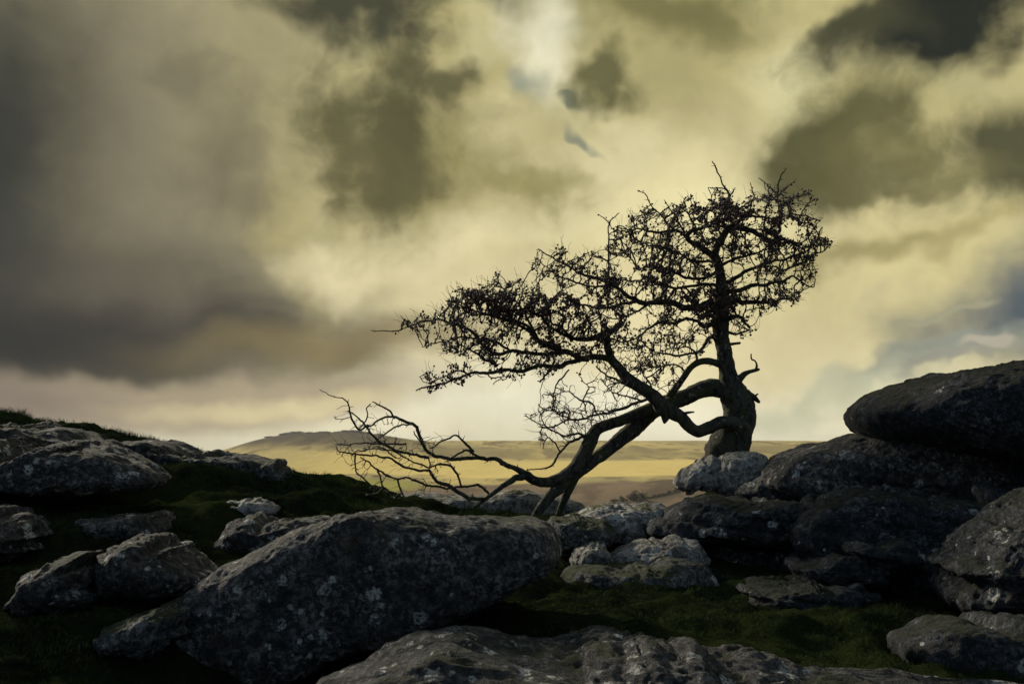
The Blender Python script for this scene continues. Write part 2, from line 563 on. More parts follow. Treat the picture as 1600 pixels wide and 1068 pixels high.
M_TURF = turf_mat()
M_GRASS = grass_mat("grass_blades", (0.02, 0.03, 0.012), (0.06, 0.08, 0.024))
M_MOOR = moor_mat()
M_BARK = bark_mat()
M_TWIG = plain_mat("twig_bark", (0.02, 0.017, 0.015), (0.045, 0.038, 0.03), 12, 0.85)
M_HAW = plain_mat("haw_berries", (0.03, 0.008, 0.008), (0.055, 0.014, 0.012), 8, 0.6)
M_LEAFFAR = plain_mat("far_foliage", (0.02, 0.022, 0.014), (0.05, 0.048, 0.03), 1.2, 0.9)
M_TOR = plain_mat("far_tor_granite", (0.06, 0.052, 0.042), (0.12, 0.105, 0.085), 0.3, 0.9)

# ------------------------------------------------------------------ far moor
def moor_height(x, y):
    r = np.hypot(x, y)
    a = np.degrees(np.arctan2(x, y))
    yy = np.maximum(r * np.cos(np.radians(np.clip(a, -75, 75))), 1)
    kr = [0, 20, 60, 200, 400, 560, 700, 800, 900, 1000, 1150, 1400, 1700, 2000, 2300, 3000, 5000, 30000]
    kz = [-30, -30, -31, -42, -52, -54, -50, -44.5, -41, -40, -36, -26, -12, 1.5, 2, -20, -60, -90]
    z = np.interp(r, kr, kz)
    # the brown spur on the right: crest near r = 860
    spur = np.exp(-((r - 840) / 95.0) ** 2) * np.clip((a - 3.0) / 7.0, 0, 1)
    z = z + 13.5 * spur
    # hill with the tor on the left
    def px_of(aa):
        return 800 + FPX * np.tan(np.radians(aa))
    prof_px = [-200, 100, 250, 345, 385, 420, 452, 500, 555, 600, 640, 680, 760, 900]
    prof_py = [730, 724, 717, 705, 692, 684, 677.5, 677, 675, 680, 687, 690.5, 696, 700]
    gpx = np.arange(-400, 1000, 2.0)
    gpy = np.convolve(np.pad(np.interp(gpx, prof_px, prof_py), 30, mode='edge'), np.hanning(33) / np.hanning(33).sum(), 'same')[30:-30]
    top = (690 - np.interp(px_of(np.clip(a, -60, 60)), gpx, gpy)) / FPX * 1750
    lat = np.exp(-(np.minimum(r - 1750, 0) / 420.0) ** 2) * np.exp(-(np.maximum(r - 1750, 0) / 500.0) ** 2)
    base_t = np.interp(1750, kr, kz)
    blend = np.clip((-a - 3.5) / 2.0, 0, 1)
    z_hill = z + lat * (top - base_t)
    z_hill = np.where(r > 1450, np.minimum(z_hill, top * r / 1750), z_hill)
    z = z * (1 - blend) + z_hill * blend
    P = np.stack([x, y, np.zeros_like(x)], -1).reshape(-1, 3)
    n = fbm_np(P, 1 / 220.0, 3, 0.5, 3.0).reshape(x.shape)
    n2 = fbm_np(P, 1 / 30.0, 3, 0.6, 5.0).reshape(x.shape)
    z = z + n * np.clip(r / 900.0, 0.2, 1.0) * 1.3 + n2 * 0.35
    return z


def build_moor():
    aa = np.concatenate([np.arange(-180, -36, 3.0), np.arange(-36, 36, 0.12), np.arange(36, 180, 3.0)])
    rr = np.concatenate([np.linspace(25, 500, 18), np.linspace(520, 1150, 90), np.linspace(1160, 2300, 110),
                         np.geomspace(2330, 6500, 14)])
    A, Rr = np.meshgrid(np.radians(aa), rr)
    x, y = Rr * np.sin(A), Rr * np.cos(A)
    z = moor_height(x, y)
    V = np.stack([x, y, z], -1).reshape(-1, 3)
    na, nr = len(aa), len(rr)
    i = np.arange(nr - 1)[:, None] * na
    j = np.arange(na)[None, :]
    j2 = (j + 1) % na
    F = np.stack([i + j, i + j2, i + na + j2, i + na + j], -1).reshape(-1, 4)
    return tag(mesh_obj("moor", V, F[:, ::-1], M_MOOR), kind="structure")


build_moor()

# ------------------------------------------------------------------ near ground
GC = [(-150, 640, 8.6), (-400, 640, 8.6), (0, 646, 8.5), (120, 661, 8.6), (180, 682, 8.7), (250, 697, 8.7), (340, 716, 8.8), (440, 735, 8.9), (470, 748, 8.8),
      (520, 768, 8.6), (590, 790, 8.5), (650, 800, 8.6), (720, 808, 8.8), (800, 808, 8.8), (880, 808, 8.8), (960, 815, 8.6),
      (1000, 850, 9.0), (1040, 850, 9.3), (1075, 815, 9.4), (1020, 865, 9.7), (1060, 850, 9.9), (980, 865, 9.5), (1110, 765, 9.5), (1140, 740, 9.5), (1220, 732, 9.6), (1320, 720, 9.4), (1450, 700, 9.4), (1600, 690, 9.4), (1900, 690, 9.4),
      (900, 885, 6.9), (1000, 892, 6.6), (1080, 915, 6.4), (1250, 950, 5.9), (900, 955, 5.6), (1000, 975, 5.1),
      (1150, 1020, 4.9), (1350, 1035, 4.9), (1600, 1040, 4.8), (600, 1110, 4.1), (800, 1110, 4.1), (1000, 1110, 4.1), (1200, 1120, 4.1), (1400, 1130, 4.1), (1600, 1150, 4.1), (1900, 1000, 5),
      (600, 1050, 4.6), (450, 850, 6.6), (560, 815, 7.3), (300, 925, 5.2), (200, 945, 4.9), (80, 962, 4.8), (-100, 960, 4.8),
      (0, 885, 5.4), (100, 808, 6.3), (280, 785, 7.0), (360, 765, 7.5), (450, 770, 7.7), (60, 792, 6.6), (200, 790, 6.8), (480, 805, 7.2), (-200, 800, 6.6),
      (300, 1115, 4.5), (400, 1125, 4.6), (500, 1110, 4.7), (220, 1070, 4.6), (150, 1020, 4.7), (100, 1060, 4.2), (0, 1110, 3.5), (800, 1160, 3.3), (1500, 1120, 3.7), (350, 1090, 3.9), (1600, 1100, 3.8),
      (700, 870, 7.0), (800, 870, 7.2), (220, 722, 7.9), (280, 730, 8.0), (340, 732, 8.1), (420, 742, 8.2)]
gp = [at(*c) for c in GC]
for x in (-8, -4, 0, 4, 8):
    gp += [np.array([x, 1.5, -1.25]), np.array([x, -2.0, -1.3]), np.array([x, 11.5, -1.3 + 0.08 * x]), np.array([x, 14, -2.6])]
gp = np.array(gp)


def ground_height(x, y):
    sh = x.shape
    x, y = x.ravel(), y.ravel()
    num = np.zeros_like(x)
    den = np.zeros_like(x)
    for p in gp:
        d2 = (x - p[0]) ** 2 + (y - p[1]) ** 2 + 0.03
        w = 1.0 / d2 ** 2
        num += w * p[2]
        den += w
    z = num / den
    r = np.hypot(x, y - 4)
    z = z - np.clip(r - 8.5, 0, None) ** 1.25 * 0.42
    P = np.stack([x, y, z * 0], 1)
    fall = np.clip(1.3 - r / 40, 0.2, 1)
    z = z + (fbm_np(P, 1.6, 3, 0.5, 2.0) * 0.06 + fbm_np(P, 6.0, 4, 0.6, 4.0) * 0.03) * fall
    z = np.maximum(z, -36)
    return z.reshape(sh)


def axis(fine0, fine1, step, end0, end1, grow=1.09):
    c = list(np.arange(fine0, fine1, step))
    s = step
    while c[-1] < end1:
        s *= grow
        c.append(c[-1] + s)
    s = step
    while c[0] > end0:
        s *= grow
        c.insert(0, c[0] - s)
    return np.array(c)


gx = axis(-5.5, 5.5, 0.035, -90, 90)
gy = axis(2.6, 11.0, 0.035, -80, 110)
GX, GY = np.meshgrid(gx, gy)
GZ = ground_height(GX, GY)
nx = len(gx)
ii = np.arange(len(gy) - 1)[:, None] * nx
jj = np.arange(nx - 1)[None, :]
GF = np.stack([ii + jj, ii + jj + 1, ii + nx + jj + 1, ii + nx + jj], -1).reshape(-1, 4)
tag(mesh_obj("ground", np.stack([GX, GY, GZ], -1).reshape(-1, 3), GF, M_TURF), kind="structure")


def gz(x, y):
    x = np.atleast_1d(np.asarray(x, float))
    y = np.atleast_1d(np.asarray(y, float))
    ix = np.clip(np.searchsorted(gx, x) - 1, 0, len(gx) - 2)
    iy = np.clip(np.searchsorted(gy, y) - 1, 0, len(gy) - 2)
    fx = (x - gx[ix]) / (gx[ix + 1] - gx[ix])
    fy = (y - gy[iy]) / (gy[iy + 1] - gy[iy])
    return (GZ[iy, ix] * (1 - fx) * (1 - fy) + GZ[iy, ix + 1] * fx * (1 - fy) + GZ[iy + 1, ix] * (1 - fx) * fy + GZ[iy + 1, ix + 1] * fx * fy)


# ------------------------------------------------------------------ rocks
_ico = {}


def ico(n):
    if n not in _ico:
        bm = bmesh.new()
        bmesh.ops.create_icosphere(bm, subdivisions=n, radius=1.0)
        V = np.array([v.co[:] for v in bm.verts])
        F = np.array([[v.index for v in f.verts] for f in bm.faces])
        bm.free()
        _ico[n] = (V / np.linalg.norm(V, axis=1)[:, None], F)
    return _ico[n]


def vert_normals(V, F):
    n = np.cross(V[F[:, 1]] - V[F[:, 0]], V[F[:, 2]] - V[F[:, 0]])
    N = np.zeros_like(V)
    for k in range(3):
        for c in range(3):
            N[:, c] += np.bincount(F[:, k], weights=n[:, c], minlength=len(V))
    return N / (np.linalg.norm(N, axis=1)[:, None] + 1e-12)


NB = 180


def poly_radius(poly, c):
    th = (np.arange(NB) + 0.5) / NB * 2 * np.pi - np.pi
    d = np.stack([np.cos(th), np.sin(th)], 1)
    out = np.zeros(NB)
    n = len(poly)
    for i in range(n):
        a, b = poly[i] - c, poly[(i + 1) % n] - c
        e = b - a
        den = d[:, 0] * e[1] - d[:, 1] * e[0]
        den = np.where(abs(den) < 1e-12, 1e-12, den)
        t = (a[0] * e[1] - a[1] * e[0]) / den
        s = (a[0] * d[:, 1] - a[1] * d[:, 0]) / den
        ok = (s >= -1e-6) & (s <= 1 + 1e-6) & (t > 0)
        out = np.where(ok, np.maximum(out, t), out)
    return np.where(out <= 0, np.median(out), out)


_k = np.arange(NB // 2 + 1)


def smooth_circ(a, k):
    return np.fft.irfft(np.fft.rfft(a) * ((1 + np.cos(2 * np.pi * _k / NB)) / 2) ** k, NB)


def rock(name, outline, D, Tf, Tb, label, mat, seed, sub=6, e=0.75, lean=(0.0, 0.0), amp=1.0, cuts=4, strata=0.0,
         center=None, cat="rock", group=None, lump=1.0):
    """a boulder with a given profile in the plane y = D and depth Tf towards / Tb away from the viewer"""
    rs = np.random.RandomState(seed)
    px_poly = np.array(outline, float)
    cpx = np.array(center, float) if center else (px_poly.max(0) + px_poly.min(0)) / 2
    want = smooth_circ(poly_radius(px_poly * [1, -1], cpx * [1, -1]), 1)
    c3 = at(cpx[0], cpx[1], D)
    scale = D / FPX
    Rw = want * scale
    size = math.sqrt((want.max() * want.min())) * scale
    cutd = rs.normal(size=(cuts, 3))
    cutd /= np.linalg.norm(cutd, axis=1)[:, None]
    cuth = rs.uniform(0.8, 0.98, cuts)

    def shape(U, Rv):
        # facet cuts on the unit form first
        Q = U.copy()
        Rsm = smooth_circ(Rv, 260)
        for d, h in zip(cutd, cuth):
            over = Q @ d - h
            Q = Q - np.where(over > 0, over * 0.88, 0)[:, None] * d
        rho = np.hypot(Q[:, 0], Q[:, 2])
        th = np.arctan2(Q[:, 2], Q[:, 0])
        f = (th + np.pi) / (2 * np.pi) * NB - 0.5
        i0 = np.floor(f).astype(int)
        w = f - i0
        Rr = Rv[i0 % NB] * (1 - w) + Rv[(i0 + 1) % NB] * w
        Rr = Rr * rho ** 2 + (Rsm[i0 % NB] * (1 - w) + Rsm[(i0 + 1) % NB] * w) * (1 - rho ** 2)
        s = np.clip(rho, 0, 1) ** e
        y = np.sign(Q[:, 1]) * np.abs(Q[:, 1]) ** e
        y = np.where(y < 0, y * Tf, y * Tb)
        x = Rr * np.cos(th) * s + lean[0] * y
        z = Rr * np.sin(th) * s + lean[1] * y
        return np.stack([x, y, z], 1) + c3

    U5, _ = ico(5)
    for it in range(6):
        pp = project(shape(U5, Rw)) - cpx
        th = np.arctan2(-pp[:, 1], pp[:, 0])
        b = np.clip(((th + np.pi) / (2 * np.pi) * NB).astype(int), 0, NB - 1)
        got = np.zeros(NB)
        np.maximum.at(got, b, np.hypot(pp[:, 0], pp[:, 1]))
        ok = got > 0
        got = np.interp(np.arange(NB), np.arange(NB)[ok], got[ok], period=NB)
        ratio = np.clip(want / np.maximum(got, 1e-6), 0.8, 1.25)
        Rw = smooth_circ(Rw * ratio ** 0.8, 1)
    U, F = ico(sub)
    V = shape(U, Rw)
    N = vert_normals(V, F)
    f0 = 0.9 / max(size, 0.15)
    # lumps, rounded weathered joints, pitted surface
    disp = size * 0.10 * lump * fbm_np(V, f0, 3, 0.5, seed)
    rid = 1 - np.abs(perlin(V * [1, 1, 1.6], f0 * 1.6, seed + 3))
    disp -= min(size * 0.05, 0.03) * amp * np.clip(rid - 0.93, 0, 1) / 0.07 * np.clip(perlin(V, f0 * 0.8, seed + 9) + 0.1, 0, 1)
    if strata > 0:
        zz = (V[:, 2] + 0.05 * fbm_np(V, 1.5, 2, 0.5, seed + 5) + 0.12 * V[:, 0]) / strata
        fr = np.abs(zz - np.round(zz))
        disp -= 0.055 * np.exp(-(fr / 0.11) ** 2) * np.clip(perlin(V, 1.1, seed + 6) + 0.6, 0, 1)
        disp += 0.05 * perlin(np.stack([V[:, 0] * 0.5, V[:, 1] * 0.5, np.floor(zz + 0.5) * 3.1], 1), 1.0, seed + 7)
    V = V + N * disp[:, None]
    N = vert_normals(V, F)
    V = V + N * (0.016 * amp * fbm_np(V, 6.5, 3, 0.55, seed + 11) + 0.008 * amp * fbm_np(V, 24, 2, 0.6, seed + 12))[:, None]
    base = np.array([c3[0], c3[1], V[:, 2].min()])
    ob = mesh_obj(name, V, F, mat, origin=base)
    return tag(ob, label, cat, group)


# --- the great leaning boulder in the middle
rock("leaning_boulder", [(188, 1035), (212, 1005), (250, 965), (330, 900), (400, 860), (470, 831), (540, 811), (600, 798), (640, 791), (700, 795),
                         (780, 803), (830, 809), (860, 826), (878, 858), (882, 880), (855, 903), (800, 935), (740, 965), (680, 985),
                         (600, 1007), (540, 1025), (460, 1062), (380, 1100), (250, 1110), (190, 1075)],
     5.2, 0.42, 0.75, "huge rounded grey granite boulder leaning up from lower left to mossy top edge", M_ROCK, 13, 7, 0.55, (0.1, 0.0), 0.8, 7, center=(540, 950), cat="boulder", lump=0.85)
# --- lichened slab along the bottom
rock("lichened_slab", [(470, 1090), (510, 1062), (560, 1022), (630, 994), (720, 986), (790, 992), (850, 991), (950, 988), (1060, 1000),
                       (1150, 1016), (1280, 1036), (1450, 1056), (1640, 1082), (1680, 1210), (1100, 1300), (470, 1220)],
     4.1, 0.5, 0.55, "long low granite slab patched with white lichen below the leaning boulder's tip", M_ROCKS, 23, 7, 0.7, (0.0, 0.12), 1.4, 5, cat="rock", lump=0.8)
# --- rocks behind the leaning boulder
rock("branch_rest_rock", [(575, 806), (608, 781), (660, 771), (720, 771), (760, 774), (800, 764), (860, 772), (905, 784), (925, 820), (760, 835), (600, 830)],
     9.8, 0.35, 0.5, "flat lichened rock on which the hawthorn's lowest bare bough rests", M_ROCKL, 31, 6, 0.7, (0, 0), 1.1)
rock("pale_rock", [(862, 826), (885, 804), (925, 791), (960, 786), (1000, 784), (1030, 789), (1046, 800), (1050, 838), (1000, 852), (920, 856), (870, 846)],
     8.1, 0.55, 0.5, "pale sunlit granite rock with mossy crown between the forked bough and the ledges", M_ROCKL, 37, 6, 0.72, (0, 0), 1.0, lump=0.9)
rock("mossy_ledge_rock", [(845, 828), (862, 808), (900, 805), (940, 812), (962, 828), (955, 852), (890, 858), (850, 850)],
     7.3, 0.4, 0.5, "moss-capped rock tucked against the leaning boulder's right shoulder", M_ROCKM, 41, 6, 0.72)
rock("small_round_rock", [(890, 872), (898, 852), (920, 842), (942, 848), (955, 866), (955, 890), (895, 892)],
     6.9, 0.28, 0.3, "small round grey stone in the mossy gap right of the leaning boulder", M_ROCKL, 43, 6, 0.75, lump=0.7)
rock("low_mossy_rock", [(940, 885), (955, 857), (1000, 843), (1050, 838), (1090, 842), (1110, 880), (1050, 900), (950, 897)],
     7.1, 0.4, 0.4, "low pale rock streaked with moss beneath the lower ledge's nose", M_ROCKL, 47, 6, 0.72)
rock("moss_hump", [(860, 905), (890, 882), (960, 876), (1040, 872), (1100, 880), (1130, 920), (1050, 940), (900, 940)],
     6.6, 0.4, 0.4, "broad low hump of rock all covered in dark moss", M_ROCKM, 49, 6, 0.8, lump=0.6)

# --- left outcrop
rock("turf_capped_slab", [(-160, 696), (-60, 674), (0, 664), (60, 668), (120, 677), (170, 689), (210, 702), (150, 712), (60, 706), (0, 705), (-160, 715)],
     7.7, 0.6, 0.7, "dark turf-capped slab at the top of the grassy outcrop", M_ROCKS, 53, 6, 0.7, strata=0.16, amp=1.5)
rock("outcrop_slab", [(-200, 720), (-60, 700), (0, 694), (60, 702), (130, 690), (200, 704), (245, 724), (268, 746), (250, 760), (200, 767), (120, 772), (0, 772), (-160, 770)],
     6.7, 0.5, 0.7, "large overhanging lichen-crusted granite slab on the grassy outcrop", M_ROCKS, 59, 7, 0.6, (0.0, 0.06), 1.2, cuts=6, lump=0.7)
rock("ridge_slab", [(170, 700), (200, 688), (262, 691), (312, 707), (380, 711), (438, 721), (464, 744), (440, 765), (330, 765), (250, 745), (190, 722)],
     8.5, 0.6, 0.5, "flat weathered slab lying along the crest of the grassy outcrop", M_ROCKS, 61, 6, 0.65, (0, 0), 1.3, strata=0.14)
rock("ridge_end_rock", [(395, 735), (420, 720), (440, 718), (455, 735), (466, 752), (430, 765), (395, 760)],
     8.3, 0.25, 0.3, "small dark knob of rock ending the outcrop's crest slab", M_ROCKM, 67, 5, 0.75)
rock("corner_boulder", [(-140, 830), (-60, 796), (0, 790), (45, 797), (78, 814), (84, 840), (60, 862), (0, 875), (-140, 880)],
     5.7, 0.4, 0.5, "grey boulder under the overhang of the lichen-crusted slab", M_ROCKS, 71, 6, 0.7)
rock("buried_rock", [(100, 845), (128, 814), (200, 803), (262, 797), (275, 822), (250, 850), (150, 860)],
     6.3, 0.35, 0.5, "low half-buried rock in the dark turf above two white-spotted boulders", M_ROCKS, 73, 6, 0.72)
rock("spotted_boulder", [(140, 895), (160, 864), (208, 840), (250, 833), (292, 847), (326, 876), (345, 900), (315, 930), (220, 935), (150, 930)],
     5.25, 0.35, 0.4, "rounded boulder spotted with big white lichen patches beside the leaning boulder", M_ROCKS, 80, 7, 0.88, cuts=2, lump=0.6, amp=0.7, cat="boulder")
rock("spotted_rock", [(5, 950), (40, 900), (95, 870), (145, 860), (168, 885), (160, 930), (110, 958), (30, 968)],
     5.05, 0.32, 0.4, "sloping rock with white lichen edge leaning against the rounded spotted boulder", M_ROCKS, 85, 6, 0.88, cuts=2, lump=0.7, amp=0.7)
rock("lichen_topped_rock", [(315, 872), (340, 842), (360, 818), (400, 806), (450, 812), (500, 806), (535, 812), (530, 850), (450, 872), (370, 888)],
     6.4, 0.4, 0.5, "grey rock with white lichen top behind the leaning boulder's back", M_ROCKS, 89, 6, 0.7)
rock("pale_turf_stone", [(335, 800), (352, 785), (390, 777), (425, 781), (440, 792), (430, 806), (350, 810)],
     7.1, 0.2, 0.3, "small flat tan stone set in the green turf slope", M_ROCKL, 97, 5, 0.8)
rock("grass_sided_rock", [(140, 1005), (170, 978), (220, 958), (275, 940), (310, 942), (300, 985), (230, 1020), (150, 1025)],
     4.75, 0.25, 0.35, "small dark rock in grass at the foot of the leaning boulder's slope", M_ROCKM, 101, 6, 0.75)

# --- right outcrop: stacked ledges
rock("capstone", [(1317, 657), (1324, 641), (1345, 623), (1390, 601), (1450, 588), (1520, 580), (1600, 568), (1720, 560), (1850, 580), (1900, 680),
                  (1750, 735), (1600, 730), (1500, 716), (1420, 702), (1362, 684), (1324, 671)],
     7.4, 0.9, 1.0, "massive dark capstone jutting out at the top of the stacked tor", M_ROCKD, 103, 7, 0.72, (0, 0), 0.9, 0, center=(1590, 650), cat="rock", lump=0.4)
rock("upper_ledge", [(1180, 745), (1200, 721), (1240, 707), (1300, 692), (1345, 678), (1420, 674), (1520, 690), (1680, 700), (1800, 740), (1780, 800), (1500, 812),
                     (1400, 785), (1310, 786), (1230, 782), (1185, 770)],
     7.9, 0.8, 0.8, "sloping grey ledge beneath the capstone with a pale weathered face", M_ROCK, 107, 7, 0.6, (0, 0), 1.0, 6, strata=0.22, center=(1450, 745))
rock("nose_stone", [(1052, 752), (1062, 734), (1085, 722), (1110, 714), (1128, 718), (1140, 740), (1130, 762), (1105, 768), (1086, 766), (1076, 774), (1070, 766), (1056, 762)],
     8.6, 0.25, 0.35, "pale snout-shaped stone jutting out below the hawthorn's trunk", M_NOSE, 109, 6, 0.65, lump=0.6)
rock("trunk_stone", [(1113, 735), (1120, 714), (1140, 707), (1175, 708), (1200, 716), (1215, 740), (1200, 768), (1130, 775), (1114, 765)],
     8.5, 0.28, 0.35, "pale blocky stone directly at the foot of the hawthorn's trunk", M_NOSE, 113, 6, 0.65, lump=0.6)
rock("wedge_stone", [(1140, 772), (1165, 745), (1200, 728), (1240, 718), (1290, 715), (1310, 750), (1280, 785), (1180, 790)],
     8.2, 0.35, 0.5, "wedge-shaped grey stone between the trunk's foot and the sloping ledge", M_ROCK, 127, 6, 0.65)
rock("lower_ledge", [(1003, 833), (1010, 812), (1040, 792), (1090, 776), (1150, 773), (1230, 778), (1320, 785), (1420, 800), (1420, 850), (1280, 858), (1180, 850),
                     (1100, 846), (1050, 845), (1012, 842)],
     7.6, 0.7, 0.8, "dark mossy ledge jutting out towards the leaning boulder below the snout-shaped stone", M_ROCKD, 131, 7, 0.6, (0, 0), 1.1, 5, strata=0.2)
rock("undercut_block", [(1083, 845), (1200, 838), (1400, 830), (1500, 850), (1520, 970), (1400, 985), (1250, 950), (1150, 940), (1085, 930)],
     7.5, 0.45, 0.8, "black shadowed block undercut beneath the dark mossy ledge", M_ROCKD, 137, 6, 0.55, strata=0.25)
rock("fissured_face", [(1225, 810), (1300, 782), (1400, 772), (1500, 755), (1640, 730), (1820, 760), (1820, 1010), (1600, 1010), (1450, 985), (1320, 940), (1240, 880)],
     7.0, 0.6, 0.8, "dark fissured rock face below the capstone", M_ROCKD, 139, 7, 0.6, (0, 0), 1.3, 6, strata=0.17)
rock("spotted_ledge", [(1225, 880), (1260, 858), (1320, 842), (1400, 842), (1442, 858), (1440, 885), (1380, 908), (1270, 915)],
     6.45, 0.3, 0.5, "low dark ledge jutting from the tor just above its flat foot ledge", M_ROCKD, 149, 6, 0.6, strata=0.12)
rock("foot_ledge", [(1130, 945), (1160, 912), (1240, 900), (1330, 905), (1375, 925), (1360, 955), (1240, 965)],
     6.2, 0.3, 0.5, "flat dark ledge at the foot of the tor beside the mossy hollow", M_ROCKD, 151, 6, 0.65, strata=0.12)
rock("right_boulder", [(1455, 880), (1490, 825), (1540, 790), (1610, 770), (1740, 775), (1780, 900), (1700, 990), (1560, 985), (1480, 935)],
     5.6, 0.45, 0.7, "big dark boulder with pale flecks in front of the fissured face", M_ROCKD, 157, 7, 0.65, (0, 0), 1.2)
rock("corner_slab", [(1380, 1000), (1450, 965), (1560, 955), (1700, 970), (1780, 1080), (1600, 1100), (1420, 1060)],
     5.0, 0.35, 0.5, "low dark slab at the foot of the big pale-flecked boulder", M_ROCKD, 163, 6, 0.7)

# ------------------------------------------------------------------ turf grass
def build_grass():
    rs = np.random.RandomState(5)
    n = 260000
    x = rs.uniform(-5.2, 5.2, n)
    y = rs.uniform(3.4, 9.4, n)
    P = np.stack([x, y, x * 0], 1)
    keep = perlin(P, 1.3, 3) + 0.5 * perlin(P, 4.0, 5) + rs.uniform(-0.4, 0.4, n) > -0.35
    keep &= np.abs(x) < 0.56 * y + 0.5
    x, y = x[keep], y[keep]
    n = len(x)
    z = gz(x, y) - 0.006
    ridge = np.clip((y - 7.6) / 0.8, 0, 1) * (1 + 1.5 * np.clip(perlin(np.stack([x, y, x * 0], 1), 3.5, 14), 0, 1))
    h = rs.uniform(0.010, 0.026, n) * (1 + 0.9 * ridge) * (1 + 0.8 * np.clip(perlin(np.stack([x, y, x * 0], 1), 2.2, 8), -0.5, 1))
    w = rs.uniform(0.0012, 0.0024, n)
    a = rs.uniform(0, 2 * np.pi, n)
    la = rs.uniform(0, 2 * np.pi, n)
    ln = rs.uniform(0.3, 1.3, n) * h
    b = np.stack([x, y, z], 1)
    sd = np.stack([np.cos(a), np.sin(a), 0 * a], 1) * w[:, None]
    mid = b + np.stack([np.cos(la) * ln * 0.35, np.sin(la) * ln * 0.35, h * 0.6], 1)
    tip = b + np.stack([np.cos(la) * ln, np.sin(la) * ln, h], 1)
    V = np.stack([b - sd, b + sd, mid + sd * 0.7, mid - sd * 0.7, tip], 1).reshape(-1, 3)
    k = np.arange(n)[:, None] * 5
    F = np.concatenate([k + [0, 1, 2], k + [0, 2, 3], k + [3, 2, 4]], 0)
    return tag(mesh_obj("turf_grass", V, F, M_GRASS, smooth=False),
               "short dark green grass covering the outcrop and the hollow", "grass", kind="stuff")


build_grass()

# ------------------------------------------------------------------ tubes
def tube(path, rad, sides, lump=0.0, seed=0.0, tip=True):
    path = np.asarray(path, float)
    rad = np.asarray(rad, float)
    n = len(path)
    T = np.gradient(path, axis=0)
    T /= np.linalg.norm(T, axis=1)[:, None] + 1e-12
    up = np.array([0.0, 1.0, 0.0]) if abs(T[0][1]) < 0.9 else np.array([1.0, 0, 0])
    u = np.cross(T[0], up)
    u /= np.linalg.norm(u)
    Us = np.zeros((n, 3))
    for i in range(n):
        u = u - T[i] * (u @ T[i])
        u /= np.linalg.norm(u) + 1e-12
        Us[i] = u
    W = np.cross(T, Us)
    ang = np.arange(sides) / sides * 2 * np.pi
    ring = Us[:, None, :] * np.cos(ang)[None, :, None] + W[:, None, :] * np.sin(ang)[None, :, None]
    V = path[:, None, :] + ring * rad[:, None, None]
    if lump > 0:
        Pf = V.reshape(-1, 3)
        big = perlin(Pf, 5.0, seed) * 0.6 + perlin(Pf, 14.0, seed + 2) * 0.5 + perlin(Pf, 38.0, seed + 4) * 0.25
        V = V + ring * (big.reshape(n, sides) * lump * rad[:, None])[:, :, None]
    V = V.reshape(-1, 3)
    i = np.arange(n - 1)[:, None] * sides
    j = np.arange(sides)[None, :]
    j2 = (j + 1) % sides
    F = np.stack([i + j, i + j2, i + sides + j2, i + sides + j], -1).reshape(-1, 4)
    # close the ends with fans of degenerate-free quads
    caps = []
    c0, c1 = len(V), len(V) + 1
    V = np.vstack([V, path[0] - T[0] * rad[0] * 0.3, path[-1] + T[-1] * rad[-1] * 0.8])
    tri = []
    for s in range(sides):
        tri.append((c0, (s + 1) % sides, s))
        tri.append((c1, (n - 1) * sides + s, (n - 1) * sides + (s + 1) % sides))
    return V, F, np.array(tri)


class Bag:
    def __init__(self):
        self.V, self.F, self.n = [], [], 0

    def add(self, V, F, tri):
        self.V.append(V)
        self.F += (F + self.n).tolist()
        self.F += (tri + self.n).tolist()
        self.n += len(V)

    def build(self, name, mat, parent=None):
        return mesh_obj(name, np.vstack(self.V), self.F, mat, parent)


def catmull(P, step):
    P = np.asarray(P, float)
    Q = np.vstack([2 * P[0] - P[1], P, 2 * P[-1] - P[-2]])
    out = []
    for i in range(1, len(Q) - 2):
        L = np.linalg.norm(Q[i + 1][:3] - Q[i][:3])
        k = max(2, int(math.ceil(L / step)))
        for t in np.arange(k) / k:
            a, b, c, d = Q[i - 1], Q[i], Q[i + 1], Q[i + 2]
            out.append(0.5 * ((2 * b) + (-a + c) * t + (2 * a - 5 * b + 4 * c - d) * t * t + (-a + 3 * b - 3 * c + d) * t ** 3))
    out.append(P[-1])
    return np.array(out)


TD = 9.5     # the tree's depth
Z5 = (800, 500, 3.338)
Z6 = (940, 240, 3.337)
Z4 = (500, 400, 2.5425)


def limb(zone, pts, y0=0.0, y1=None):
    """points (X, Y, r[, dy]) measured off the tree; returns N x 4 (xyz, radius in metres)"""
    ox, oy, s = zone
    out = []
    n = len(pts)
    for i, p in enumerate(pts):
        dy = p[3] if len(p) > 3 else (y0 if y1 is None else y0 + (y1 - y0) * i / max(1, n - 1))
        y = TD + dy
        q = at(ox + p[0] / s, oy + p[1] / s, y)
        out.append([*q, p[2] / s * y / FPX])
    return np.array(out)


tree_root = empty("hawthorn_tree", tuple(at(1132, 735, TD)))
tag(tree_root, "wind-bent bare hawthorn tree dotted with dark berries growing from the rocks", "tree")
skeleton = []      # all traced limbs, for the twigs to grow from


def make_limb(name, L, sides=12, step=0.03, lump=0.25, seed=1.0, wob=0.0, grow=True):
    S = catmull(L, step)
    S[:, 3] = np.maximum(S[:, 3], 0.0016)
    if wob > 0:
        w = np.stack([perlin(S[:, :3], 9.0, seed + k) for k in (20, 21, 22)], 1)
        w2 = np.stack([perlin(S[:, :3], 27.0, seed + k) for k in (25, 26, 27)], 1)
        S[:, :3] += w * wob + w2 * wob * 0.55
    V, F, tri = tube(S[:, :3], S[:, 3], sides, lump, seed)
    b = Bag()
    b.add(V, F, tri)
    if grow:
        skeleton.append(S)
    return b.build(name, M_BARK, tree_root)


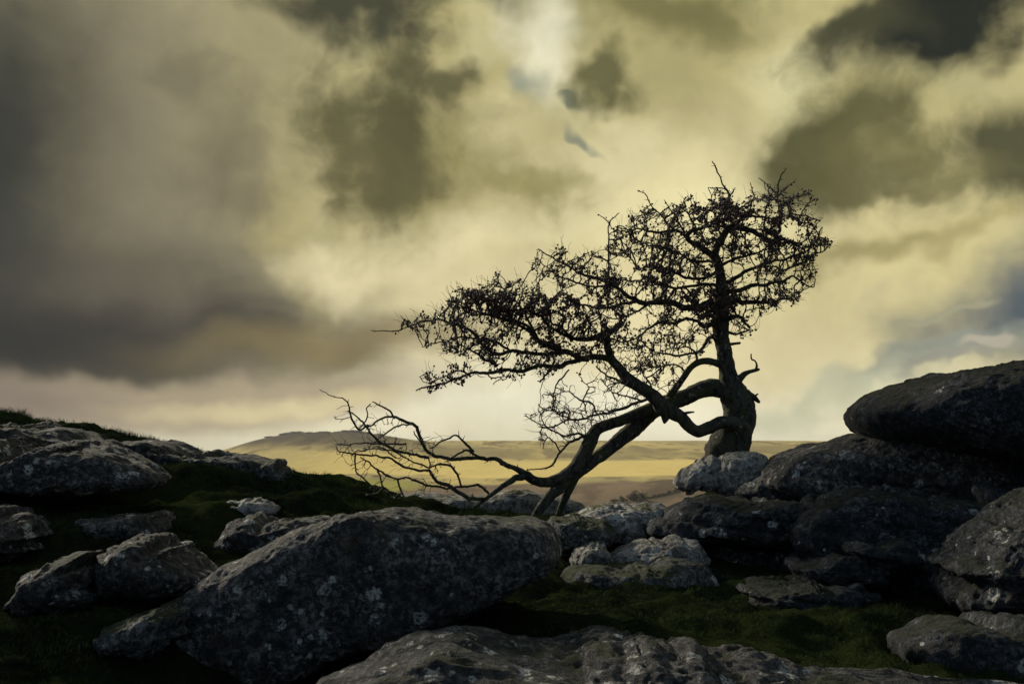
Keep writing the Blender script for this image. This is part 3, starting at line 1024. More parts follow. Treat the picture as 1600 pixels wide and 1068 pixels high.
# trunk
make_limb("trunk", np.vstack([
    limb(Z5, [(1050, 840, 110, 0.05), (1082, 765, 98, 0.03), (1108, 690, 98), (1146, 615, 100), (1180, 540, 84), (1180, 450, 84), (1163, 390, 74), (1138, 330, 56), (1124, 270, 46), (1115, 210, 42), (1100, 120, 41)]),
    limb(Z6, [(622, 950, 42), (620, 850, 42), (625, 750, 34), (622, 650, 27), (605, 570, 23), (588, 520, 21)])]),
    28, 0.018, 0.2, 2.0)
# a second fused stem up the right side of the trunk
make_limb("fused_stem", limb(Z5, [(1185, 680, 26, -0.08), (1212, 610, 36, -0.09), (1228, 550, 38, -0.08), (1226, 470, 40, -0.06), (1200, 390, 34, -0.03), (1170, 330, 26, 0)]), 14, 0.02, 0.3, 6.0, grow=False)
# serpent limb wrapping the trunk's foot
make_limb("limb", limb(Z5, [(1165, 740, 46, -0.12), (1200, 660, 42, -0.16), (1212, 590, 40, -0.19), (1180, 545, 36, -0.22), (1090, 533, 33, -0.22), (1030, 560, 34, -0.22), (970, 578, 31, -0.24), (922, 550, 30, -0.26),
                            (880, 505, 33, -0.27), (830, 478, 38, -0.28), (790, 460, 42, -0.29), (755, 415, 37, -0.3), (710, 375, 33, -0.3), (650, 337, 30, -0.3), (600, 300, 29, -0.3),
                            (560, 250, 27, -0.3), (522, 205, 25, -0.3), (503, 160, 21, -0.3), (492, 85, 20, -0.3)]), 16, 0.02, 0.22, 9.0)
make_limb("knot_stub", limb(Z5, [(800, 470, 30, -0.29), (800, 510, 22, -0.3), (795, 535, 8, -0.3)]), 10, 0.02, 0.2, 10.0, grow=False)
make_limb("knot_stub", limb(Z5, [(490, 95, 20, -0.3), (470, 82, 18, -0.3), (430, 92, 16, -0.32), (380, 100, 12, -0.34), (320, 95, 9, -0.36), (240, 60, 7, -0.38), (180, 20, 5, -0.4)]), 10, 0.02, 0.2, 12.0)
# big arm to the left, down to the rocks
make_limb("limb", limb(Z5, [(1160, 380, 46, 0.02), (1100, 360, 46, 0.05), (1030, 352, 46, 0.06), (960, 372, 43, 0.06), (900, 402, 42, 0.05), (830, 425, 45, 0.02), (770, 448, 48, 0), (700, 500, 46, -0.04), (640, 560, 42, -0.08),
                            (560, 625, 37, -0.14), (480, 690, 35, -0.2), (400, 745, 36, -0.28), (340, 790, 38, -0.34), (270, 855, 33, -0.4), (210, 905, 28, -0.46), (150, 980, 24, -0.5), (110, 1040, 18, -0.52)]), 16, 0.025, 0.2, 14.0)
make_limb("limb", limb(Z5, [(830, 430, 34, -0.06), (760, 455, 34, -0.1), (680, 480, 32, -0.14), (600, 512, 31, -0.18), (510, 542, 29, -0.22), (440, 572, 33, -0.26), (405, 640, 36, -0.3), (372, 710, 37, -0.34), (325, 780, 37, -0.38),
                            (260, 822, 34, -0.42), (180, 845, 27, -0.46), (105, 832, 23, -0.5), (50, 790, 17, -0.54), (0, 765, 13, -0.58), (-60, 745, 11, -0.6)]), 14, 0.025, 0.22, 17.0)
make_limb("prop_branch", limb(Z5, [(345, 790, 24, -0.36), (315, 850, 22, -0.36), (280, 920, 19, -0.36), (250, 990, 15, -0.36), (232, 1040, 12, -0.36)]), 10, 0.025, 0.2, 19.0, grow=False)
# arched branch off the upper trunk
make_limb("branch", limb(Z5, [(1110, 255, 24, -0.02), (1085, 232, 20, -0.05), (1040, 216, 18, -0.08), (980, 216, 17, -0.1), (930, 250, 16, -0.1), (880, 320, 18, -0.08), (830, 385, 19, -0.05), (800, 430, 18, 0)]), 10, 0.02, 0.2, 21.0)
make_limb("broken_branch", limb(Z5, [(1165, 340, 24, 0), (1195, 298, 17, 0), (1230, 272, 11, 0.02), (1290, 256, 6, 0.03)]), 8, 0.02, 0.4, 22.0, grow=False)
make_limb("broken_branch", limb(Z5, [(1272, 258, 7, 0.02), (1277, 235, 6, 0.02), (1268, 212, 5, 0.03), (1250, 203, 5, 0.03), (1247, 176, 4, 0.03)]), 6, 0.01, 0.3, 23.0, grow=False)
make_limb("broken_branch", limb(Z5, [(1225, 380, 22, -0.04), (1258, 398, 15, -0.05), (1275, 412, 12, -0.05), (1290, 428, 7, -0.05)]), 8, 0.02, 0.5, 24.0, grow=False)
make_limb("broken_branch", limb(Z5, [(1262, 410, 8, -0.05), (1272, 392, 6, -0.05), (1284, 384, 4, -0.05)]), 6, 0.01, 0.4, 25.0, grow=False)
make_limb("broken_branch", limb(Z5, [(1115, 130, 12, 0), (1150, 124, 8, 0.03), (1190, 119, 6, 0.05)]), 6, 0.02, 0.3, 26.0, grow=False)
make_limb("broken_branch", limb(Z5, [(885, 490, 8, -0.28), (915, 482, 6, -0.33), (950, 478, 4, -0.36)]), 6, 0.02, 0.3, 27.0, grow=False)

BR = []   # (zone, pts, y0, y1)


def br(z, pts, y0, y1):
    BR.append((z, pts, y0, y1))


# --- upper crown
br(Z6, [(600, 545, 20), (570, 525, 17), (535, 505, 16), (500, 475, 15), (455, 458, 13), (445, 425, 12), (470, 400, 11), (520, 390, 9), (560, 370, 7)], 0, -0.25)
br(Z6, [(450, 440, 9), (410, 410, 8), (350, 405, 7), (270, 408, 6), (200, 395, 5), (130, 395, 4), (70, 375, 3)], -0.1, -0.2)
br(Z6, [(585, 535, 21), (600, 490, 20), (625, 445, 19), (655, 405, 18), (695, 385, 17), (750, 390, 15), (820, 422, 13), (880, 450, 10), (930, 470, 8)], 0, 0.25)
br(Z6, [(690, 388, 12), (720, 350, 10), (760, 330, 8), (830, 330, 7), (900, 340, 6), (960, 320, 5), (1040, 318, 4), (1125, 342, 3)], 0.1, 0.3)
br(Z6, [(650, 410, 10), (640, 350, 9), (670, 300, 7), (665, 230, 6), (650, 185, 5), (620, 125, 4), (600, 85, 4), (575, 42, 2.5)], 0, 0)
br(Z6, [(652, 190, 4), (610, 178, 3), (555, 176, 2)], 0, -0.1)
br(Z6, [(662, 215, 4), (620, 200, 3), (580, 200, 2)], 0, 0.1)
br(Z6, [(665, 235, 4), (680, 205, 3), (700, 178, 2)], 0, 0.1)
br(Z6, [(700, 300, 5), (750, 265, 4), (796, 230, 4), (788, 190, 3), (773, 152, 2)], 0.1, 0.1)
br(Z6, [(930, 400, 7), (928, 330, 7), (922, 260, 6), (920, 195, 5), (938, 115, 3.5), (967, 77, 2)], 0.15, 0.1)
br(Z6, [(920, 205, 4), (870, 168, 3), (817, 125, 2)], 0.1, 0.0)
br(Z6, [(922, 215, 4), (968, 172, 3), (1008, 142, 2)], 0.1, 0.2)
br(Z6, [(928, 290, 4), (970, 245, 3), (1035, 228, 2)], 0.1, 0.2)
br(Z6, [(1020, 350, 5), (1050, 300, 4), (1080, 260, 3), (1125, 235, 2)], 0.2, 0.25)
br(Z6, [(625, 800, 20), (560, 785, 17), (500, 800, 17), (440, 802, 16), (370, 780, 15), (300, 772, 14), (220, 780, 13), (150, 752, 12), (90, 705, 10), (30, 672, 9), (-60, 640, 8), (-120, 620, 6), (-200, 570, 5), (-260, 540, 4), (-330, 500, 3)], 0, -0.35)
br(Z6, [(180, 768, 9), (100, 790, 8), (40, 800, 7), (-30, 800, 6), (-110, 780, 5), (-190, 770, 4)], -0.2, -0.35)
br(Z6, [(250, 775, 8), (190, 820, 6), (130, 850, 5), (60, 860, 4), (-10, 830, 3)], -0.15, -0.1)
br(Z6, [(60, 690, 7), (0, 690, 6), (-80, 690, 5), (-150, 660, 5), (-220, 640, 4), (-290, 590, 3), (-350, 540, 2.5)], -0.25, -0.4)
br(Z6, [(640, 790, 18), (700, 772, 14), (800, 772, 11), (880, 770, 8), (950, 755, 6), (1000, 752, 4)], 0, 0.25)
br(Z6, [(630, 730, 16), (700, 712, 13), (780, 690, 11), (860, 682, 9), (940, 660, 7), (1000, 640, 5), (1060, 682, 4), (1100, 692, 3), (1112, 655, 2)], 0, -0.3)
br(Z6, [(625, 690, 14), (700, 645, 11), (790, 600, 9), (880, 565, 7), (980, 540, 6), (1070, 505, 5), (1115, 455, 4), (1150, 385, 2.5)], 0, 0.3)
br(Z6, [(930, 610, 6), (1030, 575, 5), (1110, 530, 4), (1170, 500, 3), (1205, 455, 2)], -0.15, 0.0)
br(Z6, [(985, 540, 4), (1040, 470, 3.5), (1090, 410, 3), (1128, 362, 2)], 0.2, 0.1)
br(Z6, [(1000, 615, 4), (1060, 605, 3), (1130, 600, 2)], -0.1, -0.2)
br(Z6, [(615, 620, 12), (560, 640, 9), (500, 655, 8), (420, 640, 7), (340, 600, 6), (260, 590, 5), (180, 600, 4)], 0, 0.3)
br(Z6, [(620, 700, 11), (560, 680, 9), (480, 690, 8), (400, 700, 7), (320, 690, 6), (240, 670, 5), (160, 660, 4), (60, 650, 3)], 0, 0.4)
br(Z6, [(610, 590, 10), (660, 560, 8), (720, 540, 7), (800, 520, 5), (860, 490, 4)], 0, -0.35)
br(Z6, [(605, 580, 9), (560, 560, 8), (480, 560, 7), (400, 520, 6), (330, 490, 5), (250, 480, 4), (180, 450, 3)], 0, -0.4)
br(Z6, [(40, 655, 6), (36, 560, 5), (38, 450, 4), (38, 360, 3.5), (95, 308, 2)], -0.25, -0.2)
br(Z6, [(38, 362, 3), (10, 335, 2.5), (-20, 315, 2)], -0.2, -0.2)
br(Z6, [(380, 400, 5), (340, 355, 4), (290, 302, 4), (262, 275, 3.5), (238, 222, 3), (180, 188, 2)], -0.15, -0.2)
br(Z6, [(292, 304, 3), (250, 285, 2.5), (205, 278, 2)], -0.2, -0.25)
br(Z6, [(430, 400, 5), (400, 350, 4), (370, 300, 3.5), (325, 242, 2)], -0.1, 0)
br(Z6, [(490, 385, 5), (450, 310, 3.5), (420, 283, 3), (367, 255, 2)], -0.1, 0.1)
br(Z6, [(640, 870, 14), (690, 850, 11), (730, 860, 8), (760, 890, 6), (775, 915, 4)], 0, -0.2)
br(Z6, [(650, 930, 9), (690, 940, 7), (740, 935, 5), (770, 915, 3)], 0, 0.15)
br(Z6, [(600, 880, 16), (540, 900, 12), (500, 870, 10), (440, 860, 9), (380, 880, 8), (300, 890, 7), (230, 920, 6), (180, 960, 5), (110, 980, 4), (40, 970, 3)], 0, -0.3)
br(Z6, [(600, 960, 12), (560, 960, 10), (530, 1010, 8), (480, 1040, 7), (400, 1050, 6), (330, 1040, 5), (260, 1030, 4)], 0, 0.1)
# --- left crown
br(Z5, [(515, 195, 18), (440, 188, 16), (370, 200, 16), (300, 170, 15), (230, 150, 14), (150, 120, 12), (110, 75, 10), (60, 40, 8), (0, 10, 6), (-80, -20, 5), (-160, -40, 4)], -0.3, -0.5)
br(Z5, [(400, 200, 14), (300, 218, 14), (250, 240, 13), (150, 240, 11), (50, 262, 10), (-60, 268, 9), (-180, 275, 8), (-280, 300, 7), (-350, 330, 6), (-430, 345, 5), (-500, 370, 3)], -0.32, -0.6)
br(Z4, [(960, 380, 10), (900, 385, 9), (820, 385, 8), (760, 380, 8), (700, 390, 8), (660, 365, 7), (620, 320, 6), (580, 285, 6), (530, 270, 5), (470, 252, 5), (400, 265, 4), (330, 290, 3), (270, 300, 2.5), (200, 292, 1.5)], -0.3, -0.45)
br(Z4, [(960, 385, 9), (930, 352, 9), (870, 335, 8), (845, 295, 8), (790, 262, 7), (720, 245, 6), (640, 225, 5), (560, 195, 4), (500, 178, 3)], -0.3, -0.2)
br(Z4, [(845, 295, 6), (820, 240, 5), (790, 190, 5), (740, 150, 4), (715, 110, 3), (700, 60, 2)], -0.25, -0.15)
br(Z4, [(760, 380, 6), (700, 340, 6), (640, 330, 5), (560, 320, 4), (500, 335, 3), (440, 350, 3), (405, 358, 2)], -0.35, -0.6)
br(Z4, [(700, 430, 7), (640, 400, 5), (590, 370, 4), (540, 350, 3)], -0.5, -0.7)
br(Z4, [(600, 480, 5), (560, 455, 4), (520, 465, 3), (470, 490, 3), (420, 500, 2), (395, 480, 2)], -0.55, -0.6)
br(Z4, [(660, 455, 4), (680, 480, 3), (720, 480, 2.5), (690, 510, 2)], -0.5, -0.5)
br(Z4, [(930, 420, 5), (910, 460, 4), (870, 500, 3)], -0.35, -0.4)
br(Z4, [(990, 450, 4), (950, 490, 4), (935, 530, 3), (930, 570, 2)], -0.35, -0.4)
br(Z4, [(1000, 340, 7), (960, 290, 6), (900, 250, 5), (850, 230, 5), (780, 215, 4)], -0.3, -0.1)
# --- low fine branches between the arms
br(Z5, [(715, 400, 9), (650, 430, 8), (580, 460, 8), (520, 480, 7), (440, 490, 6), (380, 510, 6), (330, 520, 5), (270, 530, 4), (200, 560, 4), (130, 530, 3), (65, 495, 2)], -0.32, -0.5)
br(Z5, [(430, 575, 8), (380, 600, 7), (330, 590, 6), (270, 600, 5), (200, 570, 4), (150, 545, 3)], -0.26, -0.6)
br(Z5, [(420, 590, 8), (350, 620, 7), (290, 640, 7), (250, 690, 6), (210, 750, 6), (160, 775, 4), (75, 778, 3)], -0.26, -0.5)
br(Z5, [(255, 685, 4), (225, 640, 4), (190, 615, 3), (215, 590, 0.1)][:3] + [(160, 670, 2)], -0.4, -0.5)
br(Z5, [(440, 490, 5), (410, 430, 5), (370, 420, 5), (330, 400, 4), (290, 370, 3), (255, 380, 2)], -0.4, -0.5)
br(Z5, [(370, 420, 4), (390, 370, 4), (400, 350, 3), (370, 310, 3), (350, 290, 2)], -0.45, -0.4)
br(Z5, [(330, 520, 4), (260, 500, 4), (220, 470, 3), (160, 465, 3), (135, 435, 2)], -0.45, -0.6)
br(Z5, [(640, 350, 8), (580, 330, 7), (520, 300, 6), (480, 280, 5), (440, 240, 4)], -0.3, -0.15)
br(Z5, [(680, 420, 6), (620, 400, 5), (560, 390, 4), (500, 350, 3), (460, 300, 2)], -0.3, -0.5)
br(Z5, [(740, 400, 6), (720, 330, 5), (680, 280, 4), (660, 220, 3), (655, 200, 2)], -0.3, -0.1)
br(Z5, [(880, 320, 8), (900, 270, 6), (860, 230, 5), (780, 240, 4), (720, 245, 3)], -0.1, 0.1)
br(Z5, [(930, 250, 7), (970, 200, 6), (940, 150, 5), (880, 140, 4), (800, 160, 3), (720, 190, 2)], -0.1, -0.2)
# --- lowest bare bough along the rock
br(Z4, [(870, 888, 14), (820, 862, 12), (740, 826, 10), (680, 806, 9.5), (600, 800, 9), (520, 808, 9), (440, 782, 8.5), (408, 745, 8), (385, 682, 7.5), (350, 656, 7), (300, 640, 6), (260, 640, 5.5), (220, 660, 5), (160, 692, 4.5), (135, 660, 4), (115, 610, 4), (100, 575, 3), (60, 560, 2.2), (0, 532, 1.6)], -0.55, -1.0)
br(Z4, [(300, 640, 5), (270, 612, 4), (240, 592, 3.5), (212, 580, 2.5)], -0.9, -0.95)
br(Z4, [(150, 685, 3.5), (185, 640, 3.2), (180, 602, 3), (200, 588, 2)], -0.95, -1.0)
br(Z4, [(430, 800, 7), (330, 780, 6), (260, 748, 5.5), (215, 712, 5), (185, 680, 4.5), (150, 642, 4), (112, 620, 3)], -0.85, -1.1)
br(Z4, [(340, 745, 4.5), (260, 746, 4), (190, 745, 3.5), (117, 745, 2.5)], -0.85, -0.95)
br(Z4, [(372, 672, 4.5), (320, 672, 4), (260, 700, 3.8), (215, 742, 3.2), (180, 772, 2.5)], -0.85, -0.8)
br(Z4, [(405, 745, 3.5), (385, 720, 3), (372, 690, 2.5)], -0.85, -0.9)
br(Z4, [(610, 780, 6), (575, 738, 5), (540, 712, 4.5), (490, 735, 4), (435, 765, 3)], -0.75, -0.65)
br(Z4, [(640, 802, 6), (590, 775, 5), (555, 782, 4.5), (520, 805, 4)], -0.72, -0.75)
br(Z4, [(820, 868, 14), (765, 888, 13), (700, 932, 11), (650, 970, 9), (605, 998, 6)], -0.58, -0.75)
br(Z4, [(655, 968, 10), (600, 962, 9), (560, 945, 8.5), (510, 910, 8), (455, 885, 7), (430, 850, 6), (380, 850, 6), (330, 832, 5.5), (270, 800, 5), (200, 790, 4.5), (150, 785, 4), (90, 780, 3), (60, 755, 2)], -0.72, -1.1)
br(Z4, [(560, 912, 5), (540, 852, 5), (490, 825, 4.5), (410, 835, 4), (320, 790, 3.5), (250, 770, 3), (170, 760, 2)], -0.8, -0.75)
br(Z4, [(668, 942, 6), (630, 908, 6), (560, 915, 5.5), (480, 920, 5), (420, 905, 5), (350, 880, 4.5), (305, 885, 4.5), (250, 860, 4), (190, 820, 3.5), (160, 795, 2.5)], -0.75, -0.9)
br(Z4, [(305, 885, 4.5), (318, 930, 4), (336, 964, 3)], -0.85, -0.8)
br(Z4, [(230, 840, 4.5), (240, 880, 4), (250, 912, 4), (290, 950, 3.5), (325, 972, 2.5)], -0.9, -0.85)
br(Z4, [(140, 788, 4), (145, 850, 4), (180, 890, 4), (215, 920, 3.5), (250, 912, 3)], -1.05, -0.95)
br(Z4, [(300, 800, 3.5), (240, 760, 3), (205, 765, 2)], -0.95, -0.9)
br(Z4, [(430, 850, 4), (440, 820, 3.5), (425, 800, 2.5)], -0.85, -0.85)

pend = []
for k, (zn, pts, y0, y1) in enumerate(BR):
    L = limb(zn, pts, y0, y1)
    if zn is Z4:
        L[:, 3] *= 0.86
    big = L[0, 3] > 0.014
    make_limb("branch", L, 8 if big else 6, 0.022, 0.3, 30.0 + k, wob=0.014)

# --- short spurs on the bare bough and elsewhere
rs = np.random.RandomState(21)
rnd = random.Random(4)
spur_bag = Bag()
for S in skeleton:
    seg = np.linalg.norm(np.diff(S[:, :3], axis=0), axis=1)
    for i in range(2, len(S) - 1):
        if S[i, 3] < 0.045 and rs.rand() < seg[i - 1] * 13:
            T = S[i, :3] - S[i - 1, :3]
            T /= np.linalg.norm(T) + 1e-9
            d = rs.normal(size=3)
            d -= T * (d @ T) * 0.7
            d /= np.linalg.norm(d)
            d += T * 0.5
            Ls = rs.uniform(0.012, 0.035) * (1.0 if rs.rand() < 0.88 else 2.0)
            p0 = S[i, :3]
            p1 = p0 + d * (S[i, 3] + Ls * 0.5)
            p2 = p1 + (d + rs.normal(size=3) * 0.4) * Ls * 0.5
            r0 = min(0.004, max(0.002, S[i, 3] * 0.5))
            spur_bag.add(*tube([p0, p1, p2], [r0, r0 * 0.8, r0 * 0.4], 4))
tag(spur_bag.build("spurs", M_TWIG, tree_root), kind="stuff")

# ------------------------------------------------------------------ twigs by space colonisation
def in_poly(pts, poly):
    x, y = pts[:, 0], pts[:, 1]
    ins = np.zeros(len(pts), bool)
    n = len(poly)
    for i in range(n):
        x0, y0 = poly[i]
        x1, y1 = poly[(i + 1) % n]
        c = ((y0 > y) != (y1 > y)) & (x < (x1 - x0) * (y - y0) / (y1 - y0 + 1e-12) + x0)
        ins ^= c
    return ins


CROWNS = [
    # polygon on the tree's plane, count, depth centre, depth spread, berry probability
    ([(952, 352), (1000, 343), (1050, 338), (1076, 318), (1120, 303), (1170, 318), (1226, 296), (1262, 306), (1262, 350), (1284, 385), (1266, 430), (1236, 462), (1195, 484),
      (1172, 512), (1145, 518), (1118, 495), (1060, 478), (1000, 476), (955, 466), (930, 440), (965, 400)], 9500, 0.0, 0.42, 0.75),
    ([(835, 412), (870, 385), (905, 402), (945, 395), (965, 420), (960, 470), (900, 455), (860, 430)], 1300, -0.35, 0.25, 0.6),
    ([(620, 512), (665, 488), (705, 462), (745, 440), (775, 430), (805, 452), (860, 460), (900, 452), (950, 470), (1000, 490), (985, 530), (945, 560), (900, 562), (850, 570),
      (800, 580), (760, 580), (748, 560), (700, 540), (665, 532), (640, 515)], 6500, -0.45, 0.32, 0.8),
    ([(655, 606), (655, 588), (700, 575), (740, 560), (750, 580), (710, 600)], 170, -0.6, 0.12, 0.9),
    ([(960, 490), (1050, 478), (1118, 495), (1108, 545), (1080, 552), (1062, 590), (1040, 605), (1000, 600), (975, 560), (955, 530)], 1500, -0.1, 0.3, 0.7),
    ([(830, 652), (850, 620), (885, 600), (915, 612), (950, 570), (985, 590), (1000, 620), (960, 650), (930, 665), (890, 690), (850, 670)], 1500, -0.42, 0.2, 0.08),
    ([(940, 555), (985, 560), (1005, 600), (985, 612), (950, 590)], 80, -0.3, 0.2, 0.2),
    ([(520, 700), (545, 640), (600, 640), (660, 690), (720, 712), (700, 758), (620, 775), (560, 760), (525, 720)], 320, -0.85, 0.12, 0.0),
]


def grow(CR, seed):
    rs = np.random.RandomState(seed)
    att, bp = [], []
    for poly, cnt, yc, ys, pb in CR:
        p = np.array(poly, float)
        lo, hi = p.min(0), p.max(0)
        q = rs.uniform(lo, hi, (cnt * 6, 2))
        q = q[in_poly(q, poly)]
        qq = np.stack([q[:, 0], q[:, 1], q[:, 0] * 0], 1)
        q = q + np.stack([perlin(qq, 1 / 22.0, seed + 31), perlin(qq, 1 / 22.0, seed + 32)], 1) * 26
        # clumpy crown: denser in some parts
        cl = perlin(np.stack([q[:, 0], q[:, 1], q[:, 0] * 0], 1), 1 / 45.0, seed)
        q = q[rs.rand(len(q)) < np.clip(0.55 + 1.1 * cl, 0.06, 1)][:cnt]
        yy = TD + yc + np.clip(rs.normal(size=len(q)), -1.8, 1.8) * ys * 0.6
        att += [at(a, b, c) for (a, b), c in zip(q, yy)]
        bp += [pb] * len(q)
    A = np.array(att)
    bp = np.array(bp)
    pos = np.vstack([S[:, :3] for S in skeleton])
    rad0 = np.concatenate([S[:, 3] for S in skeleton])
    ok = (rad0 < 0.06) & (rs.rand(len(rad0)) < 0.45)
    pos, rad0 = pos[ok], rad0[ok]
    nroot = len(pos)
    P = [p for p in pos]
    parent = [-1] * nroot
    near = np.full(len(A), 1e9)
    nid = np.zeros(len(A), int)
    for s in range(0, nroot, 1500):
        d = np.linalg.norm(A[:, None, :] - pos[None, s:s + 1500], axis=2)
        j = d.argmin(1)
        m = d[np.arange(len(A)), j]
        u = m < near
        near[u] = m[u]
        nid[u] = j[u] + s
    alive = near > 0.03
    step, infl, kill = 0.024, 0.3, 0.024
    kids = {}
    bvals = {}
    for it in range(70):
        idx = np.where(alive & (near < infl))[0]
        if len(idx) == 0:
            break
        acc = {}
        for a in idx:
            k = nid[a]
            v = A[a] - P[k]
            v = v / (np.linalg.norm(v) + 1e-9)
            if k in acc:
                acc[k] += v
            else:
                acc[k] = v.copy()
            bvals[k] = bp[a]
        newp, newi = [], []
        for k, v in acc.items():
            if kids.get(k, 0) >= 3:
                continue
            v = v / (np.linalg.norm(v) + 1e-9) + rs.normal(size=3) * 0.3
            if parent[k] >= 0:
                v += 0.8 * (P[k] - P[parent[k]]) / step
            v /= np.linalg.norm(v) + 1e-9
            q = P[k] + v * step
            kids[k] = kids.get(k, 0) + 1
            newp.append(q)
            newi.append(len(P))
            P.append(q)
            parent.append(k)
            bvals[len(P) - 1] = bvals.get(k, 0.5)
        if not newp:
            break
        # attractors whose node is saturated must look again
        N = np.array(newp)
        ia = np.where(alive)[0]
        d = np.linalg.norm(A[ia][:, None, :] - N[None], axis=2)
        j = d.argmin(1)
        m = d[np.arange(len(ia)), j]
        u = m < near[ia]
        near[ia[u]] = m[u]
        nid[ia[u]] = np.array(newi)[j[u]]
        sat = np.array([kids.get(k, 0) >= 3 for k in nid])
        alive &= ~(near < kill)
        alive &= ~sat
    return np.array(P), np.array(parent), nroot, rad0, bvals


TP, TPar, NROOT, TR0, TB = grow(CROWNS, 3)
n_nodes = len(TP)
children = {}
for i in range(NROOT, n_nodes):
    children.setdefault(TPar[i], []).append(i)
load = np.zeros(n_nodes)
for i in range(n_nodes - 1, NROOT - 1, -1):
    if i not in children:
        load[i] = 1
    if TPar[i] >= 0:
        load[TPar[i]] += load[i]
trad = 0.0024 * np.maximum(load, 1) ** 0.5
twig_bag = Bag()
tips = []
starts = [(p, c) for p in range(NROOT) for c in children.get(p, [])]
stack = list(starts)
wr = np.random.RandomState(9)
hub = at(1040, 470, TD)
while stack:
    p, c = stack.pop()
    r_first = trad[c] if p >= NROOT else min(trad[c] * 1.2, max(TR0[p], 0.002))
    path, rad = [TP[p]], [r_first]
    cur = c
    while True:
        path.append(TP[cur])
        rad.append(min(trad[cur], rad[-1]))
        ch = children.get(cur, [])
        if not ch:
            tips.append(cur)
            break
        ch = sorted(ch, key=lambda k: -load[k])
        for k in ch[1:]:
            stack.append((cur, k))
        cur = ch[0]
    rad[-1] *= 0.6
    if wr.rand() < 0.35:
        q = path[-1]
        dv = path[-1] - path[-2]
        dv = dv / (np.linalg.norm(dv) + 1e-9) + 0.5 * (q - hub) / (np.linalg.norm(q - hub) + 1e-9) + np.array([0, 0, 0.25])
        dv /= np.linalg.norm(dv)
        for _ in range(wr.randint(2, 5)):
            q = q + dv * 0.03 + wr.normal(size=3) * 0.007
            path.append(q)
            rad.append(rad[-1] * 0.93)
    twig_bag.add(*tube(path, rad, 4))
tag(twig_bag.build("twigs", M_TWIG, tree_root), kind="stuff")
print("twig nodes", n_nodes - NROOT, "tips", len(tips))

# ------------------------------------------------------------------ haws and withered leaves
ICO1 = ico(1)


def build_haws():
    rs = np.random.RandomState(77)
    V0, F0 = ICO1
    pts = []
    # dense clusters seen in the crown
    DENSE = [([(1080, 305), (1185, 318), (1190, 345), (1090, 350)], 0.8), ([(990, 415), (1040, 410), (1040, 445), (990, 445)], 0.8),
             ([(1060, 455), (1150, 455), (1150, 500), (1080, 500)], 0.9), ([(735, 455), (905, 460), (905, 492), (720, 492)], 1.0),
             ([(1195, 330), (1262, 330), (1262, 380), (1195, 380)], 0.6), ([(655, 585), (745, 560), (720, 606), (655, 606)], 0.6)]
    tp2 = project(TP)
    dens = np.zeros(n_nodes)
    for poly, k in DENSE:
        dens = np.maximum(dens, in_poly(tp2, poly) * k)
    tipset = set(tips)
    for i in range(NROOT, n_nodes):
        pb = TB.get(i, 0.5)
        if pb < 0.3 and rs.rand() > pb:
            continue
        pr = (0.5 if i in tipset else 0.07) * pb * 1.1 + dens[i] * 0.5
        if rs.rand() < pr:
            for _ in range(rs.choice([1, 1, 2, 3])):
                pts.append(TP[i] + rs.normal(size=3) * 0.010)
    # berries on the traced twigs' ends
    for S in skeleton:
        if S[0, 3] < 0.012 and project(S[-1:, :3])[0, 1] < 605:
            for i in range(len(S) // 3, len(S)):
                if rs.rand() < 0.16:
                    pts.append(S[i, :3] + rs.normal(size=3) * 0.012)
    pts = np.array(pts)
    n = len(pts)
    s = rs.uniform(0.007, 0.0128, n)
    sq = rs.uniform(0.75, 1.2, (n, 3))
    V = (pts[:, None, :] + V0[None] * (s[:, None] * sq)[:, None, :]).reshape(-1, 3)
    F = (np.arange(n)[:, None, None] * len(V0) + F0[None]).reshape(-1, 3)
    print("haws", n)
    return tag(mesh_obj("haw_berries", V, F, M_HAW, tree_root), kind="stuff")


build_haws()

# ------------------------------------------------------------------ far things on the moor
def moor_z(x, y):
    return float(moor_height(np.array([[x]]), np.array([[y]]))[0, 0])


def far_rock(px, r_y, w, h, seed, label):
    d = pdir(px, 690)
    x = d[0] / d[1] * r_y
    z = moor_z(x, r_y)
    V, F = ico(3)
    w, h = w * 1.5, h * 0.6
    V = V * [w, w * 0.6, h]
    V = V * (1 + 0.35 * perlin(V, 1.6 / max(w, h) * 2, seed))[:, None]
    V = V + [x, r_y, z + h * 0.05]
    return tag(mesh_obj("far_tor_rock", V, F, M_TOR, origin=(x, r_y, z)), label, "rock", "rocks along the far hill's skyline")


FARLAB = ["lone small rock on the far hill's slope below its first skyline tor", "dark lump beside the first tor on the far hill's skyline",
          "tall dark rock crowning the first tor on the far hill's skyline", "low dark hump just past the first tor on the far hill",
          "small dark outcrop standing alone between the far hill's two tors", "dark shoulder rock leading up to the far hill's second tor",
          "largest dark outcrop crowning the far hill's second tor", "low dark rock trailing down from the far hill's second tor",
          "last small rock on the far hill's slope past its second tor"]
for k, (px, w, h) in enumerate([(423, 7, 3), (448, 9, 5), (462, 11, 6.5), (482, 8, 3.5), (506, 10, 5), (532, 9, 4.5), (548, 13, 7), (565, 9, 4), (590, 7, 3)]):
    far_rock(px, 1740 + (k % 3) * 12, w, h, k + 2, FARLAB[k])


def depth_for(px, py, r0=640, r1=1000):
    for r in np.arange(r0, r1, 4.0):
        x = pdir(px, py)[0] / pdir(px, py)[1] * r
        if project(np.array([[x, r, moor_z(x, r)]]))[0, 1] <= py:
            return float(r)
    return r1


